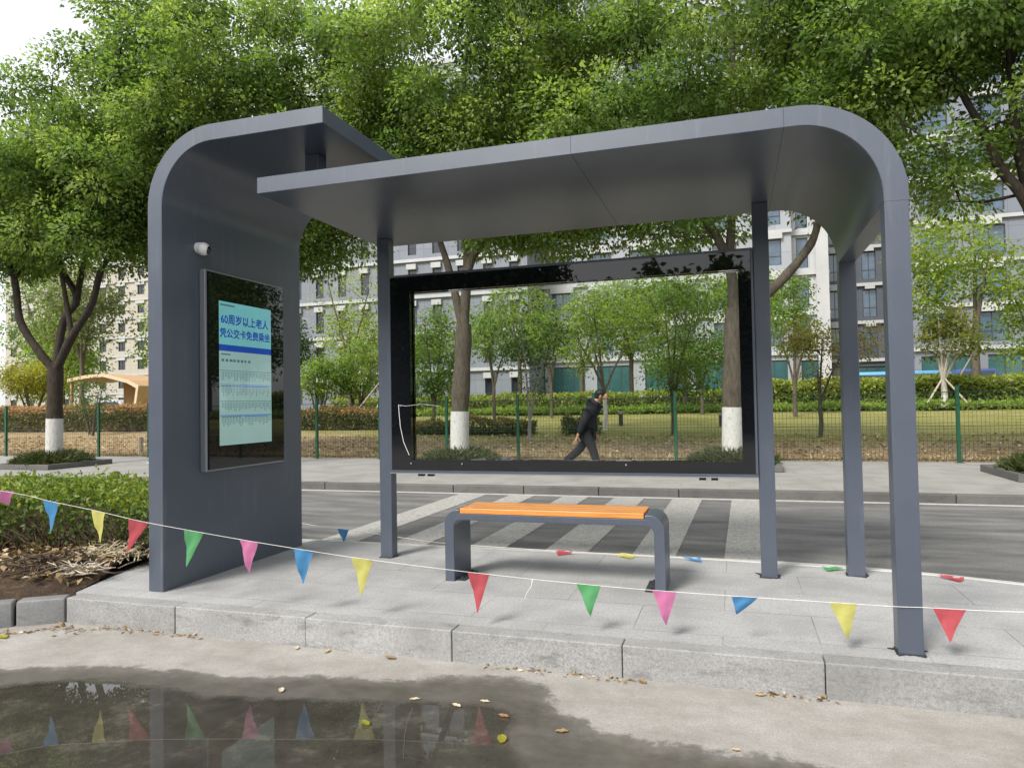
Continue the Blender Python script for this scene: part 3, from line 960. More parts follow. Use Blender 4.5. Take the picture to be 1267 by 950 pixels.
def build_bunting():
    F = [(-3.6,-1.3,1.15), (-2.0,-.72,.885), (-.852,-.35,.68), (-.511,-.28,.611), (-.147,-.26,.556), (.199,-.25,.5), (.578,-.24,.453), (.961,-.23,.409), (1.319,-.22,.372),
         (1.685,-.2,.335), (2.366,-.18,.287), (2.951,-.15,.254), (3.328,-.13,.24), (3.709,-.12,.234), (4.142,-.1,.227), (4.361,-.080,.221),
         (4.482,-.074,.223), (4.577,-.09,.228), (4.829,-.2,.263), (5.6,-.5,.38), (7.4,-1.2,.72)]
    path = catmull(F)
    S = empty('bunting', (0, 0, 0)); tag(S, 'long string of bright triangular pennants stretched low in front of the shelter', 'bunting', 'pennant strings')
    b = MB(); b.tube(path, .0013, 6); b.build('string', M['string'], S, smooth=True)
    spec = [(-.84,'pink',.115,.13,.9,.1,.5), (-.505,'blue',.108,.19,.1,.05,0), (-.14,'yellow',.115,.20,.0,.06,0), (.175,'red',.13,.20,.2,-.42,.1), (.578,'green',.12,.21,.25,-.22,.05),
            (.961,'pink',.118,.19,.05,-.04,0), (1.319,'blue',.122,.20,.1,-.05,0), (1.685,'yellow',.122,.20,.1,.0,0), (2.366,'red',.12,.20,0,-.02,0), (2.951,'green',.125,.155,0,.05,0),
            (3.328,'pink',.118,.17,0,.03,0), (3.709,'blue',.125,.105,.2,-.38,.3), (4.142,'yellow',.122,.165,.05,.10,0), (4.577,'red',.122,.14,0,-.02,0), (5.0,'green',.12,.17,0,0,0)]
    for k, (x, c, w, L, tw, sk, fo) in enumerate(spec):
        pennant(path, x, c, S, w, L, tw, sk, fo, None, k)
    # short tail of string hanging from a knot
    b = MB(); b.tube([(2.66,-.168,.270), (2.655,-.171,.235), (2.63,-.172,.20), (2.615,-.17,.165)], [.003,.0016,.0014,.0012], 6); b.build('string_tail', M['string'], S, smooth=True)
    G = [(-2.4,2.4,.62), (-.6,1.9,.20), (-.011,1.78,.14), (.389,1.76,.112), (.95,1.74,.065), (1.423,1.72,.035), (2.384,1.70,.022), (2.861,1.69,.02), (3.35,1.68,.018), (4.405,1.60,.016), (4.985,1.50,.016), (5.6,1.2,.05), (6.6,.6,.25)]
    p2 = catmull(G)
    S = empty('bunting', (0, 0, 0)); tag(S, 'slack string of pennants sagging onto the rear edge of the granite platform', 'bunting', 'pennant strings')
    b = MB(); b.tube(p2, .0018, 6); b.build('string', M['string'], S, smooth=True)
    pennant(p2, .389, 'blue', S, .11, .12, .2, 0, 0, None, 31)
    for k, (x, c, a) in enumerate(((2.384,'red',-1.9), (2.861,'yellow',-.9), (3.35,'blue',-.6), (4.30,'green',-2.0), (4.985,'red',-1.2))):
        pennant(p2, x, c, S, .135, .12, 0, 0, 0, a, 40+k)
build_bunting()

# ------------------------------------------------------------------ mesh fence along the park
def build_fence():
    Fn = empty('mesh_fence', (0, 9.45, WALKZ)); tag(Fn, 'dark green welded wire fence with square posts along the back of the far pavement', 'fence')
    post = None; panel = None
    x = 7.15 - 1.5*18
    b = MB(); b.box((-.025, -.025, .001), (.025, .025, 1.24)); b.box((-.029, -.029, 1.2405), (.029, .029, 1.262))
    for z in (.35, .95): b.box((-.031, -.036, z), (.031, -.0255, z+.05))
    b.box((-.07, -.07, .0005), (.07, .07, .0008))
    w = MB(); r = .0024
    W = 1.44
    n = 24
    for i in range(n+1):
        xx = .03 + W*i/n
        w.tube([(xx, 0, .04), (xx, 0, 1.16)], r, 4, cap=False)
    for k in range(12):
        z = .05 + .1*k
        w.tube([(.028, .003, z), (.032+W, .003, z)], r, 4, cap=False)
    for z in (.045, .60, 1.155):
        w.tube([(.028, -.004, z), (.032+W, -.004, z)], r*1.7, 4, cap=False)
    while x < 15:
        if post is None:
            post = b.build('post', M['fence_green'], Fn); post.location = (x, 0, 0)
            panel = w.build('wire_panel', M['wire_green'], Fn); panel.location = (x, 0, 0)
        else:
            for o in (post, panel):
                c = o.copy(); COL.objects.link(c); c.parent = Fn; c.location = (x, 0, 0)
        x += 1.5
build_fence()

# ------------------------------------------------------------------ street trees on the far pavement
def pit(x, y, label, glabel, seed, s=.72):
    T = empty('tree_pit', (x, y, WALKZ)); tag(T, label, 'tree pit', 'kerbed tree pits on the far pavement')
    b = MB(); w = .09
    out = [(-s, -s), (s, -s), (s, s), (-s, s)]; inn = [(-s+w, -s+w), (s-w, -s+w), (s-w, s-w), (-s+w, s-w)]
    vs = [(*p, .001) for p in out] + [(*p, .001) for p in inn] + [(*p, .10) for p in out] + [(*p, .10) for p in inn]
    fs = []
    for i in range(4):
        j = (i+1) % 4
        fs += [(i, j, 8+j, 8+i), (4+i, 12+i, 12+j, 4+j), (8+i, 8+j, 12+j, 12+i), (i, 4+i, 4+j, j)]
    b.add(vs, fs); b.build('kerb_ring', M['far_kerb'], T, bevel=.008)
    b = MB(); b.box((-s+w+.002, -s+w+.002, .002), (s-w-.002, s-w-.002, .08)); b.build('soil', M['soil'], T)
    rng = np.random.default_rng(seed)
    n = 5200
    p = rng.normal(size=(n, 3)); p /= np.linalg.norm(p, axis=1)[:, None]; p *= rng.random(n)[:, None]**.4
    pos = np.column_stack([p[:, 0]*s*.95, p[:, 1]*s*.95, .06 + np.abs(p[:, 2])*.20])
    d = np.column_stack([p[:, 0], p[:, 1], .8*np.ones(n)])
    global RNG
    RNG = rng
    o = leaf_mesh('ground_cover', M['leaf_mondo'], pos, .13, .45 + .22*rng.normal(size=n), T, aspect=.13, dirs=d, up=.2, curl=.3)
    o['kind'] = 'stuff'
    return T

STREET = 'limewashed camphor trees along the far pavement'
def camphor(name_label, loc, limbs, crowns, seed, r0=.15, lime=.92, per=400, spread=(.34, .34, .20), tmean=.52, tvar=.30, dens=.35, rtip=.010, rmax=.055, **kw):
    return make_tree('camphor_tree', name_label, 'tree', loc, limbs, crowns, None, .076, per, M['leaf'], group=STREET, lime_h=lime, seed=seed, **kw)

# left tree, dividing low into three bowed limbs
x0, y0 = -9.35, 7.05
def rel(pts, c): return [(p[0]-c[0], p[1]-c[1], p[2]-c[2]) for p in pts]
c = (x0, y0, WALKZ+.05)
camphor('dark camphor tree forking low into bowed limbs, behind the clipped hedge left of the shelter', c, [
    (rel([(x0,y0,c[2]), (x0+.01,y0,1.0), (x0+.04,y0,2.08)], c), .152, .135),
    (rel([(x0+.04,y0,1.98), (x0-.30,y0-.1,2.42), (x0-.72,y0-.15,3.03), (x0-.95,y0-.1,3.9), (x0-1.5,y0,4.65), (x0-2.1,y0+.1,5.5), (x0-2.4,y0,6.6)], c), .092, .03),
    (rel([(x0+.04,y0,2.0), (x0+.12,y0+.1,3.0), (x0+.36,y0+.2,3.5), (x0-.3,y0+.2,4.4), (x0-.5,y0+.2,5.1), (x0-.7,y0+.1,6.4), (x0-.5,y0,7.6)], c), .082, .03),
    (rel([(x0+.36,y0+.2,3.45), (x0+.42,y0+.3,4.2), (x0+.7,y0+.3,5.3), (x0+.9,y0+.2,6.8)], c), .07, .025),
    (rel([(x0+.04,y0,1.98), (x0+.62,y0-.15,2.62), (x0+1.2,y0-.2,3.25), (x0+1.5,y0-.2,4.0), (x0+2.1,y0-.1,4.6), (x0+2.4,y0,5.6)], c), .090, .03),
    (rel([(x0+.62,y0-.12,2.6), (x0+.45,y0-.1,3.3), (x0+.42,y0-.2,4.1), (x0+.5,y0-.3,5.2)], c), .06, .025),
    ], [((1.1,0,5.8), (1.75,2.2,1.9), 112), ((-1.6,-.2,4.9), (1.5,1.8,1.25), 58), ((1.7,-.1,5.0), (1.7,1.8,1.6), 50), ((.2,0,4.8), (2.2,1.8,.8), 24), ((2.4,.2,7.8), (1.5,1.8,1.0), 38)], 21)
pit(x0, y0, 'grassy kerbed tree pit beyond the clipped hedge at the left', 'mound of dark grass', 31)

# tree hidden by the shelter's wall, its crown showing above the roof
x0, y0 = -5.2, 7.6; c = (x0, y0, WALKZ+.05)
camphor('camphor tree behind the left wall of the shelter, crown above its short roof', c, [
    (rel([(x0,y0,c[2]), (x0,y0,1.2), (x0+.1,y0,2.4)], c), .16, .14),
    (rel([(x0+.1,y0,2.3), (x0-.5,y0,3.4), (x0-.9,y0+.2,5.0), (x0-1.2,y0+.1,6.8)], c), .11, .03),
    (rel([(x0+.1,y0,2.3), (x0+.5,y0-.2,3.5), (x0+1.0,y0-.2,5.0), (x0+1.3,y0,7.0)], c), .11, .03),
    (rel([(x0+.1,y0,2.35), (x0+.1,y0+.4,4.0), (x0+.2,y0+.3,7.6)], c), .09, .03),
    ], [((0,0,7.0), (2.7,2.2,2.3), 150), ((-1.2,-.2,5.2), (1.7,1.7,1.4), 46), ((1.3,-.2,4.9), (1.8,1.7,1.5), 50), ((0,0,4.2), (1.9,1.7,.9), 26)], 22)

# tree seen through the glass, three upright limbs
x0, y0 = -1.02, 8.05; c = (x0, y0, WALKZ+.05)
camphor('camphor tree seen through the left end of the glass display case', c, [
    (rel([(x0,y0,c[2]), (x0+.01,y0,.97), (x0+.08,y0,1.9), (x0+.12,y0,2.62)], c), .165, .14),
    (rel([(x0+.10,y0,2.55), (x0-.07,y0,3.3), (x0-.30,y0,4.1), (x0-.8,y0+.1,5.3), (x0-1.3,y0,7.0)], c), .085, .03),
    (rel([(x0+.12,y0+.03,2.6), (x0+.15,y0+.1,3.6), (x0+.14,y0+.15,4.4), (x0+.05,y0+.2,6.0), (x0+.2,y0+.2,7.8)], c), .085, .03),
    (rel([(x0+.13,y0,2.6), (x0+.25,y0-.05,3.6), (x0+.58,y0-.1,4.05), (x0+1.1,y0-.15,4.35), (x0+1.8,y0-.1,5.0), (x0+2.2,y0,6.4)], c), .09, .03),
    ], [((.2,0,7.0), (2.7,2.3,2.2), 140), ((-1.5,-.2,5.6), (1.6,1.6,1.4), 40), ((1.8,-.2,5.4), (1.7,1.6,1.3), 44), ((1.3,0,4.4), (1.7,1.6,.7), 34), ((2.0,0,4.1), (1.0,1.2,.45), 16)], 23, bark='bark_grey')
pit(x0, y0, 'grassy kerbed tree pit seen through the left part of the glass', 'low dark grass', 32)

# tree at the right end of the glass, long limb thrown to the right
x0, y0 = 3.63, 8.2; c = (x0, y0, WALKZ+.05)
camphor('camphor tree at the right end of the glass, long limb bent right', c, [
    (rel([(x0,y0,c[2]), (x0+.02,y0,.94), (x0+.06,y0,2.02), (x0+.09,y0,2.65)], c), .165, .145),
    (rel([(x0+.08,y0,2.55), (x0+.06,y0,3.2), (x0-.17,y0,3.88), (x0-.5,y0+.05,4.3), (x0-.9,y0,5.6), (x0-1.2,y0,7.4)], c), .10, .03),
    (rel([(x0+.02,y0,3.3), (x0+.1,y0+.1,4.4), (x0+.15,y0+.2,6.0), (x0+.2,y0+.2,7.8)], c), .075, .03),
    (rel([(x0+.09,y0,2.55), (x0+.48,y0-.05,2.78), (x0+.79,y0-.1,3.02), (x0+1.2,y0-.15,3.5), (x0+1.36,y0-.2,3.9), (x0+1.7,y0-.2,5.2), (x0+1.9,y0-.1,6.6)], c), .10, .03),
    ], [((0,0,7.0), (2.6,2.2,2.2), 100), ((1.9,-.3,6.0), (1.9,1.8,1.5), 52), ((-1.5,-.1,5.2), (1.5,1.5,1.2), 34), ((1.75,-.3,4.45), (1.1,1.2,.6), 14), ((-.9,0,4.15), (1.3,1.2,.55), 18)], 24, bark='bark_grey')
pit(x0, y0, 'grassy kerbed tree pit seen through the right end of the glass', 'low dark grass', 33)

# tree off the right edge of the frame, its boughs reaching in
x0, y0 = 7.75, 7.3; c = (x0, y0, WALKZ+.05)
camphor('camphor tree at the right edge, dark boughs reaching in above the right post', c, [
    (rel([(x0,y0,c[2]), (x0,y0,1.2), (x0-.05,y0,2.7)], c), .17, .15),
    (rel([(x0-.05,y0,2.6), (x0-.25,y0,3.7), (x0-.56,y0,4.23), (x0-.75,y0,4.8), (x0-1.0,y0,5.4), (x0-1.4,y0-.1,6.6)], c), .09, .03),
    (rel([(x0-.05,y0,2.6), (x0-.2,y0+.1,3.9), (x0-.32,y0+.1,4.6), (x0-.4,y0,5.6), (x0-.4,y0,7.2)], c), .10, .03),
    (rel([(x0-.05,y0,2.6), (x0+.6,y0,3.8), (x0+1.2,y0,5.6)], c), .10, .03),
    ], [((-1.0,0,6.7), (2.3,2.0,1.7), 66), ((-2.0,-.2,5.4), (.9,1.2,.8), 16), ((.8,0,6.2), (1.9,1.8,2.0), 44), ((-.4,-.2,4.6), (1.0,1.2,.7), 8), ((-1.0,0,4.0), (.8,.8,.5), 7)], 25)
pit(x0, y0, 'grassy kerbed tree pit cut by the right edge of the picture', 'dry grass', 34)

# the row goes on to the right, out of frame: these two show only in the wall screen and the puddle
src = [o for o in bpy.data.objects if o.name.startswith('camphor_tree') and o.parent is None]
for k, (x, y, rz, lab) in enumerate(((12.4, 7.6, 2.0, 'camphor tree mirrored in the lower part of the wall screen'), (17.2, 7.9, 4.1, 'camphor tree mirrored in the upper edge of the wall screen'))):
    o = copy_tree(src[1+k]); o.location = (x, y, WALKZ+.05); o.rotation_euler.z = rz; o['label'] = lab

# ------------------------------------------------------------------ park trees and shrubs behind the fence
def park_tree(name, label, x, y, h0, crowns, leaf, lsize, per, seed, r=.07, bark='bark_mid', group=None, stems=1, lime=0, cat='tree', fork=.25, **kw):
    """h0: height where the stem divides; crowns are given in absolute x, z with depth rounded off from the width"""
    zb = gz(y) - .03
    rr = random.Random(seed)
    cr = [((cx-x, dy, cz-zb), (rx, ry, rz), n) for (cx, dy, cz, rx, ry, rz, n) in crowns]
    limbs = []
    top = max(cz+rz*.4 for (cx, dy, cz), (rx, ry, rz), n in cr)
    if stems == 1:
        limbs.append(([(0, 0, 0), (rr.uniform(-.03, .03), 0, h0*.5), (0, 0, h0)], r, r*.85))
        nl = 3 + (seed % 3)
    else: nl = stems
    for k in range(nl):
        (cx, dy, cz), (rx, ry, rz), n = cr[k % len(cr)]
        an = 2*PI*k/nl + rr.uniform(-.4, .4)
        ex = cx + rx*.5*math.cos(an); ey = dy + ry*.5*math.sin(an); ez = cz + rz*rr.uniform(-.1, .5)
        b = (0, 0, h0*.96) if stems == 1 else (.05*math.cos(an), .05*math.sin(an), 0)
        m1 = (b[0]+(ex-b[0])*.35, b[1]+(ey-b[1])*.35, b[2]+(ez-b[2])*.42)
        m2 = (b[0]+(ex-b[0])*.75, b[1]+(ey-b[1])*.75, b[2]+(ez-b[2])*.75)
        limbs.append(([b, m1, m2, (ex, ey, ez)], r*(.6 if stems == 1 else .8), r*.2))
    return make_tree(name, label, cat, (x, y, zb), limbs, cr, None, lsize*.92, int(per*.66), M[leaf], bark=bark, group=group, lime_h=lime,
                     seed=seed, rtip=.006, rmax=r*.5, trunk_n=8, **kw)
PK = 'park trees beyond the fence'
SP = dict(spread=(.20, .20, .13))
park_tree('multi_stem_tree', 'thin pale many stemmed tree just behind the fence, left of the walking man', -1.1, 12.9, .55,
          [(-1.0, 0, 2.7, .85, .7, 1.1, 34), (-.8, 0, 1.6, .5, .5, .5, 6)], 'leaf_dark', .085, 45, 51, r=.05, bark='bark_pale', group=PK, fork=.5, tmean=.6, **SP)
park_tree('vase_shaped_tree', 'vase shaped tree with a limewashed stem, fanning out above the walking man', .2, 16.0, 1.15,
          [(-.45, 0, 2.7, .7, .8, .9, 28), (1.2, 0, 3.0, 1.0, .9, .9, 34), (.5, 0, 3.7, 1.2, .9, .7, 34)], 'leaf_bright', .10, 55, 52, r=.06, bark='bark_mid', group=PK, lime=.95, tmean=.5, **SP)
park_tree('feathery_tree', 'feathery light green tree behind the glass between the man and the right trunk', 2.2, 14.35, .8,
          [(2.4, 0, 3.3, .85, .8, 1.2, 46), (2.4, 0, 1.75, .85, .8, .6, 34)], 'leaf_mid', .085, 70, 53, r=.05, group=PK, tmean=.45, **SP)
park_tree('reddish_maple', 'small maple with reddish bronze foliage between the two right posts', 5.57, 14.1, .75,
          [(5.3, 0, 2.45, .75, .7, .42, 30), (6.4, 0, 2.35, .6, .6, .42, 18), (5.7, 0, 1.75, .6, .5, .4, 6)], 'leaf_maple', .075, 60, 54, r=.055, bark='bark_mid', group=PK, tmean=.55, **SP)
park_tree('conical_tree', 'upright green tree behind the reddish maple, between the ad case and the rear post', 5.5, 20.0, 1.0,
          [(5.5, 0, 3.1, .85, .8, .9, 36), (5.6, 0, 4.2, .5, .5, .8, 22)], 'leaf_mid', .11, 60, 55, r=.07, group=PK, tmean=.55, **SP)
park_tree('propped_maple', 'propped green maple with rust tinted top, white stem, right of the front post', 10.33, 23.0, 1.0,
          [(10.6, 0, 3.0, 1.15, 1.0, .75, 60), (10.5, 0, 3.7, .6, .6, .35, 14)], 'leaf_maple', .12, 60, 56, r=.10, bark='bark_pale', group=PK, tmean=.30, lime=.5, **SP)
park_tree('bright_tree', 'tall bright yellow green tree at the right, in front of the grey office block', 12.45, 27.0, 2.6,
          [(11.6, 0, 6.8, 1.9, 1.6, 1.6, 70), (11.0, 0, 5.1, 1.1, 1.2, .9, 30), (13.2, 0, 5.6, 1.3, 1.2, 1.1, 34)], 'leaf_bright', .16, 60, 57, r=.16, group=PK, tmean=.68, spread=(.36, .36, .2))
park_tree('round_tree', 'round light green tree at the far right edge, lower than the bright tree', 14.6, 27.0, 1.4,
          [(14.6, 0, 4.4, 1.5, 1.4, 1.4, 66), (14.2, 0, 2.8, 1.0, 1.0, .7, 20)], 'leaf_bright', .15, 60, 58, r=.12, group=PK, tmean=.55, spread=(.34, .34, .2))
park_tree('dark_bushy_tree', 'dense dark green bushy tree at the left edge of the glass', -5.45, 17.0, .7,
          [(-5.5, 0, 2.2, .85, .8, 1.1, 60), (-5.4, 0, 3.4, .6, .6, .8, 24)], 'leaf_mid', .10, 75, 59, r=.07, group=PK, tmean=.34, **SP)
park_tree('slender_tree', 'slender mid green tree right of the first limewashed trunk in the glass', -4.45, 20.0, 1.2,
          [(-4.4, 0, 3.4, 1.0, .9, 1.1, 56)], 'leaf_mid', .11, 60, 60, r=.07, group=PK, tmean=.5, **SP)
park_tree('slender_tree', 'slim yellowish tree behind the thin pale stems, middle of the glass', -2.6, 21.0, 1.3,
          [(-2.6, 0, 3.5, .9, .9, 1.1, 46)], 'leaf_bright', .11, 55, 61, r=.06, group=PK, tmean=.36, **SP)
park_tree('bushy_shrub', 'rounded bright green shrub right beside the shelter wall', -9.65, 17.0, .4,
          [(-9.65, 0, 2.1, .75, .7, .75, 60)], 'leaf_bright', .10, 75, 62, r=.05, group='bright shrubs left of the glass', stems=5, cat='shrub', tmean=.42, **SP)
park_tree('bushy_shrub', 'larger bright green shrub just left of the first middle post', -8.75, 18.0, .4,
          [(-8.75, 0, 2.3, 1.0, .9, 1.2, 90)], 'leaf_bright', .10, 75, 63, r=.06, group='bright shrubs left of the glass', stems=6, cat='shrub', tmean=.46, **SP)
park_tree('sparse_tree', 'sparse yellow green tree against the office windows left of the first middle post', -11.4, 22.0, 2.0,
          [(-11.4, 0, 5.6, 1.7, 1.4, 1.9, 60), (-11.2, 0, 3.9, 1.3, 1.2, .8, 30)], 'leaf_bright', .12, 26, 64, r=.09, group=PK, tmean=.7, spread=(.4, .4, .25))
park_tree('broad_tree', 'broad light green tree behind the vase shaped tree, top right of the glass', 1.9, 24.0, 2.0,
          [(.6, 0, 5.0, 1.5, 1.2, 1.1, 52), (2.6, 0, 5.2, 1.4, 1.2, 1.2, 52)], 'leaf_bright', .14, 60, 65, r=.11, group=PK, tmean=.42, spread=(.34, .34, .2))
park_tree('broad_tree', 'mid green tree above the pale stemmed tree, top middle of the glass', -2.4, 25.5, 2.0,
          [(-2.4, 0, 4.8, 1.6, 1.2, 1.2, 60)], 'leaf_mid', .14, 55, 66, r=.11, group=PK, tmean=.55, spread=(.34, .34, .2))
park_tree('broad_tree', 'pale green tree far behind the bushy dark one, top left of the glass', -8.2, 25.0, 1.9,
          [(-7.8, 0, 4.2, 1.6, 1.2, 1.4, 60)], 'leaf_bright', .14, 45, 67, r=.10, group=PK, tmean=.45, spread=(.34, .34, .2))
park_tree('broad_tree', 'light green tree between the right trunk and the upright tree', 4.6, 25.0, 1.9,
          [(4.3, 0, 4.3, 1.2, 1.2, 1.2, 46)], 'leaf_bright', .14, 50, 68, r=.10, group=PK, tmean=.4, spread=(.34, .34, .2))
park_tree('broad_tree', 'tall light green tree behind the stems of the first limewashed trunk', -5.6, 27.0, 2.2,
          [(-5.6, 0, 5.4, 1.6, 1.3, 1.5, 64), (-4.6, 0, 3.8, 1.2, 1.0, .9, 30)], 'leaf_bright', .15, 60, 101, r=.11, group=PK, tmean=.5, spread=(.36, .36, .22))
park_tree('broad_tree', 'yellowish green tree high in the glass, left of the vase shaped tree', -.6, 27.5, 2.2,
          [(-.6, 0, 5.6, 1.7, 1.3, 1.3, 64), (-1.0, 0, 3.9, 1.3, 1.0, .9, 36)], 'leaf_bright', .15, 60, 102, r=.11, group=PK, tmean=.4, spread=(.36, .36, .22))
park_tree('broad_tree', 'dense mid green tree low behind the vase shaped tree, between its stems', 2.6, 21.5, .9,
          [(1.6, 0, 2.7, 1.0, .9, 1.0, 50), (3.0, 0, 2.6, .8, .8, .9, 40)], 'leaf_mid', .12, 65, 103, r=.07, group=PK, tmean=.4, spread=(.3, .3, .2))
park_tree('broad_tree', 'light green tree rising behind the right limewashed trunk', 5.0, 28.0, 2.2,
          [(4.6, 0, 5.6, 1.7, 1.3, 1.4, 64)], 'leaf_bright', .15, 60, 104, r=.11, group=PK, tmean=.5, spread=(.36, .36, .22))
park_tree('broad_tree', 'mid green tree between the two dark trunks left of the first middle post', -13.5, 26.0, 1.6,
          [(-13.2, 0, 4.4, 1.7, 1.3, 1.3, 64), (-10.6, 0, 3.6, 1.2, 1.1, .9, 40)], 'leaf_bright', .14, 60, 105, r=.11, group=PK, tmean=.42, spread=(.36, .36, .22))
# left of the shelter
park_tree('yellow_bush', 'round bright yellow green bush left of the forked dark trunk', -25.05, 19.0, .5,
          [(-25.1, 0, 2.5, 1.35, 1.2, .85, 90)], 'leaf_yellow', .12, 70, 70, r=.07, stems=5, cat='bush', tmean=.5, spread=(.28, .28, .18))
park_tree('young_tree', 'slim young tree with upright twigs right of the forked dark trunk', -17.3, 15.0, .6,
          [(-17.3, 0, 1.6, .75, .7, .85, 44)], 'leaf_dark', .075, 40, 71, r=.05, stems=4, group=PK, tmean=.65, **SP)
BGT = [(-36, 31, 8.6, 2.6, 'leaf_olive', 'tall olive green tree at the far left, nearest the picture edge', 72), (-31, 34, 7.0, 2.2, 'leaf_bright', 'light green tree behind the forked trunk, left of the cream flats', 73),
       (-45, 36, 9.6, 3.2, 'leaf_mid', 'large mid green tree at the left edge behind the yellow bush', 74), (-25.5, 30, 4.6, 1.7, 'leaf_olive', 'low grey green tree above the tan pavilion', 75),
       (-27.5, 40, 6.2, 1.8, 'leaf_dark', 'dark green tree close to the shelter wall, behind the pavilion', 76),
       (-40, 33, 5.4, 2.6, 'leaf_bright', 'bright low crowned tree behind the yellow bush at the left edge', 77), (-34, 38, 5.0, 2.4, 'leaf_mid', 'mid green tree filling the gap under the forked limbs', 78),
       (-49, 40, 6.0, 3.0, 'leaf_olive', 'broad grey green tree lowest at the extreme left edge', 79)]
for x, y, zc, r, lf, lab, sd in BGT:
    park_tree('background_tree', lab, x, y, zc*.35, [(x, 0, zc, r*1.05, r*.9, r*.95, 80), (x-r*.5, 0, zc-r*.9, r*.8, r*.7, r*.6, 34), (x+r*.5, 0, zc-r*.7, r*.8, r*.7, r*.6, 34)],
              lf, .22, 55, sd, r=.16, group='tall trees left of the shelter', tmean=.5, spread=(.5, .5, .3))

for x, y, sd, lab in ((22.0, 28.5, 111, 'unseen added tree mirrored at the right of the wall screen'), (25.5, 31.5, 112, 'unseen added tree mirrored in the middle of the wall screen'), (29.5, 34.5, 113, 'unseen added tree mirrored at the left of the wall screen')):  # out-of-view trees added to block bright sky mirrored in the wall screen
    park_tree('background_tree', lab, x, y, 2.4, [(x, 0, 5.0, 2.8, 2.6, 3.0, 120), (x, 0, 8.6, 2.2, 2.0, 1.8, 60)], 'leaf_mid', .22, 60, sd, r=.16, group='added trees right of the frame', tmean=.4, spread=(.5, .5, .35))

# clipped hedges
def hedge(name, label, x0, x1, y0, y1, h, leaf, n_top, n_side, lsize, seed, ground, core='twig', rough=.08, red_top=None, group=None, twigs=0, side_t=.25, top_t=.62, cat='hedge', ends=False, bare=.35):
    global RNG
    RNG = rng = np.random.default_rng(seed)
    rr = random.Random(seed)
    root = empty(name, ((x0+x1)/2, y0, ground((x0+x1)/2, y0))); tag(root, label, cat, group)
    ox, oy, oz = root.location
    def wob(x, y): return rough*(np.sin(x*2.1+seed)+.7*np.sin(x*5.3+y*3)+.5*np.sin(x*11.7+y*7))
    # woody core: a lumpy dark mass of twigs, well inside the leaves
    cm = MB(); nx = max(8, int((x1-x0)/.25)); ins = min(.14, (y1-y0)*.2)
    prof = [(y0+ins*1.4, 0), (y0+ins*1.2, h*.45), (y0+ins*1.5, h-ins*1.1), (y1-ins*1.5, h-ins*1.1), (y1-ins, 0)]
    vs = []; fs = []
    for i in range(nx+1):
        x = x0+ins + (x1-x0-2*ins)*i/nx
        for y, z in prof:
            vs.append((x-ox, y-oy+rr.uniform(-.03, .03), z + (float(wob(x, y)) if z > h*.6 else 0) + rr.uniform(-.03, .03)))
    k = len(prof)
    for i in range(nx):
        for j in range(k-1):
            a = i*k+j; fs.append((a, a+1, a+k+1, a+k))
    fs.append(tuple(range(k))); fs.append(tuple(nx*k+j for j in range(k)))
    cm.add(vs, fs); cm.build('branch_mass', M[core], root, smooth=True, angle=80)
    if twigs:
        tw = MB()
        for _ in range(twigs):
            x = rr.uniform(x0, x1); y = y0 + rr.uniform(-.02, .16); z = rr.uniform(0, .1)
            p = Vector((x-ox, y-oy, z)); P = [p.copy()]
            d = Vector((rr.uniform(-.6, .6), rr.uniform(-.5, .25), rr.uniform(.5, 1)))
            for s in range(4):
                p = p + d*rr.uniform(.05, .11); d += Vector((rr.uniform(-.5, .5), rr.uniform(-.3, .3), rr.uniform(-.2, .2))); P.append(p.copy())
            tw.tube(P, [.005, .0045, .004, .003, .002], 4, cap=False)
        tw.build('twigs', M['twig'], root)
    # leaves: dense on the top, thinner down the face
    x = rng.uniform(x0, x1, n_top); y = rng.uniform(y0-.02, y1, n_top)
    z = h + wob(x, y) + rng.normal(size=n_top)*.035
    gap = np.sin(x*3.3+seed)*np.sin(x*7.9+y*5) 
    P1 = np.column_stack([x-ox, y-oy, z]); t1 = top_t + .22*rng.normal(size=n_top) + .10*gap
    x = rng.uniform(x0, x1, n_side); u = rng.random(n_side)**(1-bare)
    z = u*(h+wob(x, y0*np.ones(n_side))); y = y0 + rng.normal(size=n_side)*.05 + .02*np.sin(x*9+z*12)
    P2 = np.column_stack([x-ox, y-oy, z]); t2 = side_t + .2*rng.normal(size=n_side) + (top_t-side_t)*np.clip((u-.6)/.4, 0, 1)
    Ps = [P1, P2]; ts = [t1, t2]
    if ends:
        m = n_side//4
        for xe in (x0, x1):
            y = rng.uniform(y0, y1, m); z = rng.random(m)*h
            Ps.append(np.column_stack([xe-ox+rng.normal(size=m)*.05, y-oy, z])); ts.append(side_t + .2*rng.normal(size=m))
    P = np.concatenate(Ps); T = np.concatenate(ts)
    d = rng.normal(size=P.shape); d[:, 2] += .5; d[:, 1] -= .35
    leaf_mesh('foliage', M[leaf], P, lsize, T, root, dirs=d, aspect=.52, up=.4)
    return root
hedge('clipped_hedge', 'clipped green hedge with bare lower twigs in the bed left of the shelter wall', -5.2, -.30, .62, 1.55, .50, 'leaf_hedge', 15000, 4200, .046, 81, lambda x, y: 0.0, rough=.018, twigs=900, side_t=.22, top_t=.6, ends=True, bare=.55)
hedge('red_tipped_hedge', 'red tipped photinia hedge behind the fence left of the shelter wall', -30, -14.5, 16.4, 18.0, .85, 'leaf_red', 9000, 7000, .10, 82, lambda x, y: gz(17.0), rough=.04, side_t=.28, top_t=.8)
hedge('low_hedge', 'low dark green hedge with few red tips behind the fence, beside the first middle post', -11.2, -6.4, 16.2, 17.6, .62, 'leaf_red', 4000, 3600, .085, 83, lambda x, y: gz(16.8), rough=.05, side_t=.26, top_t=.6)
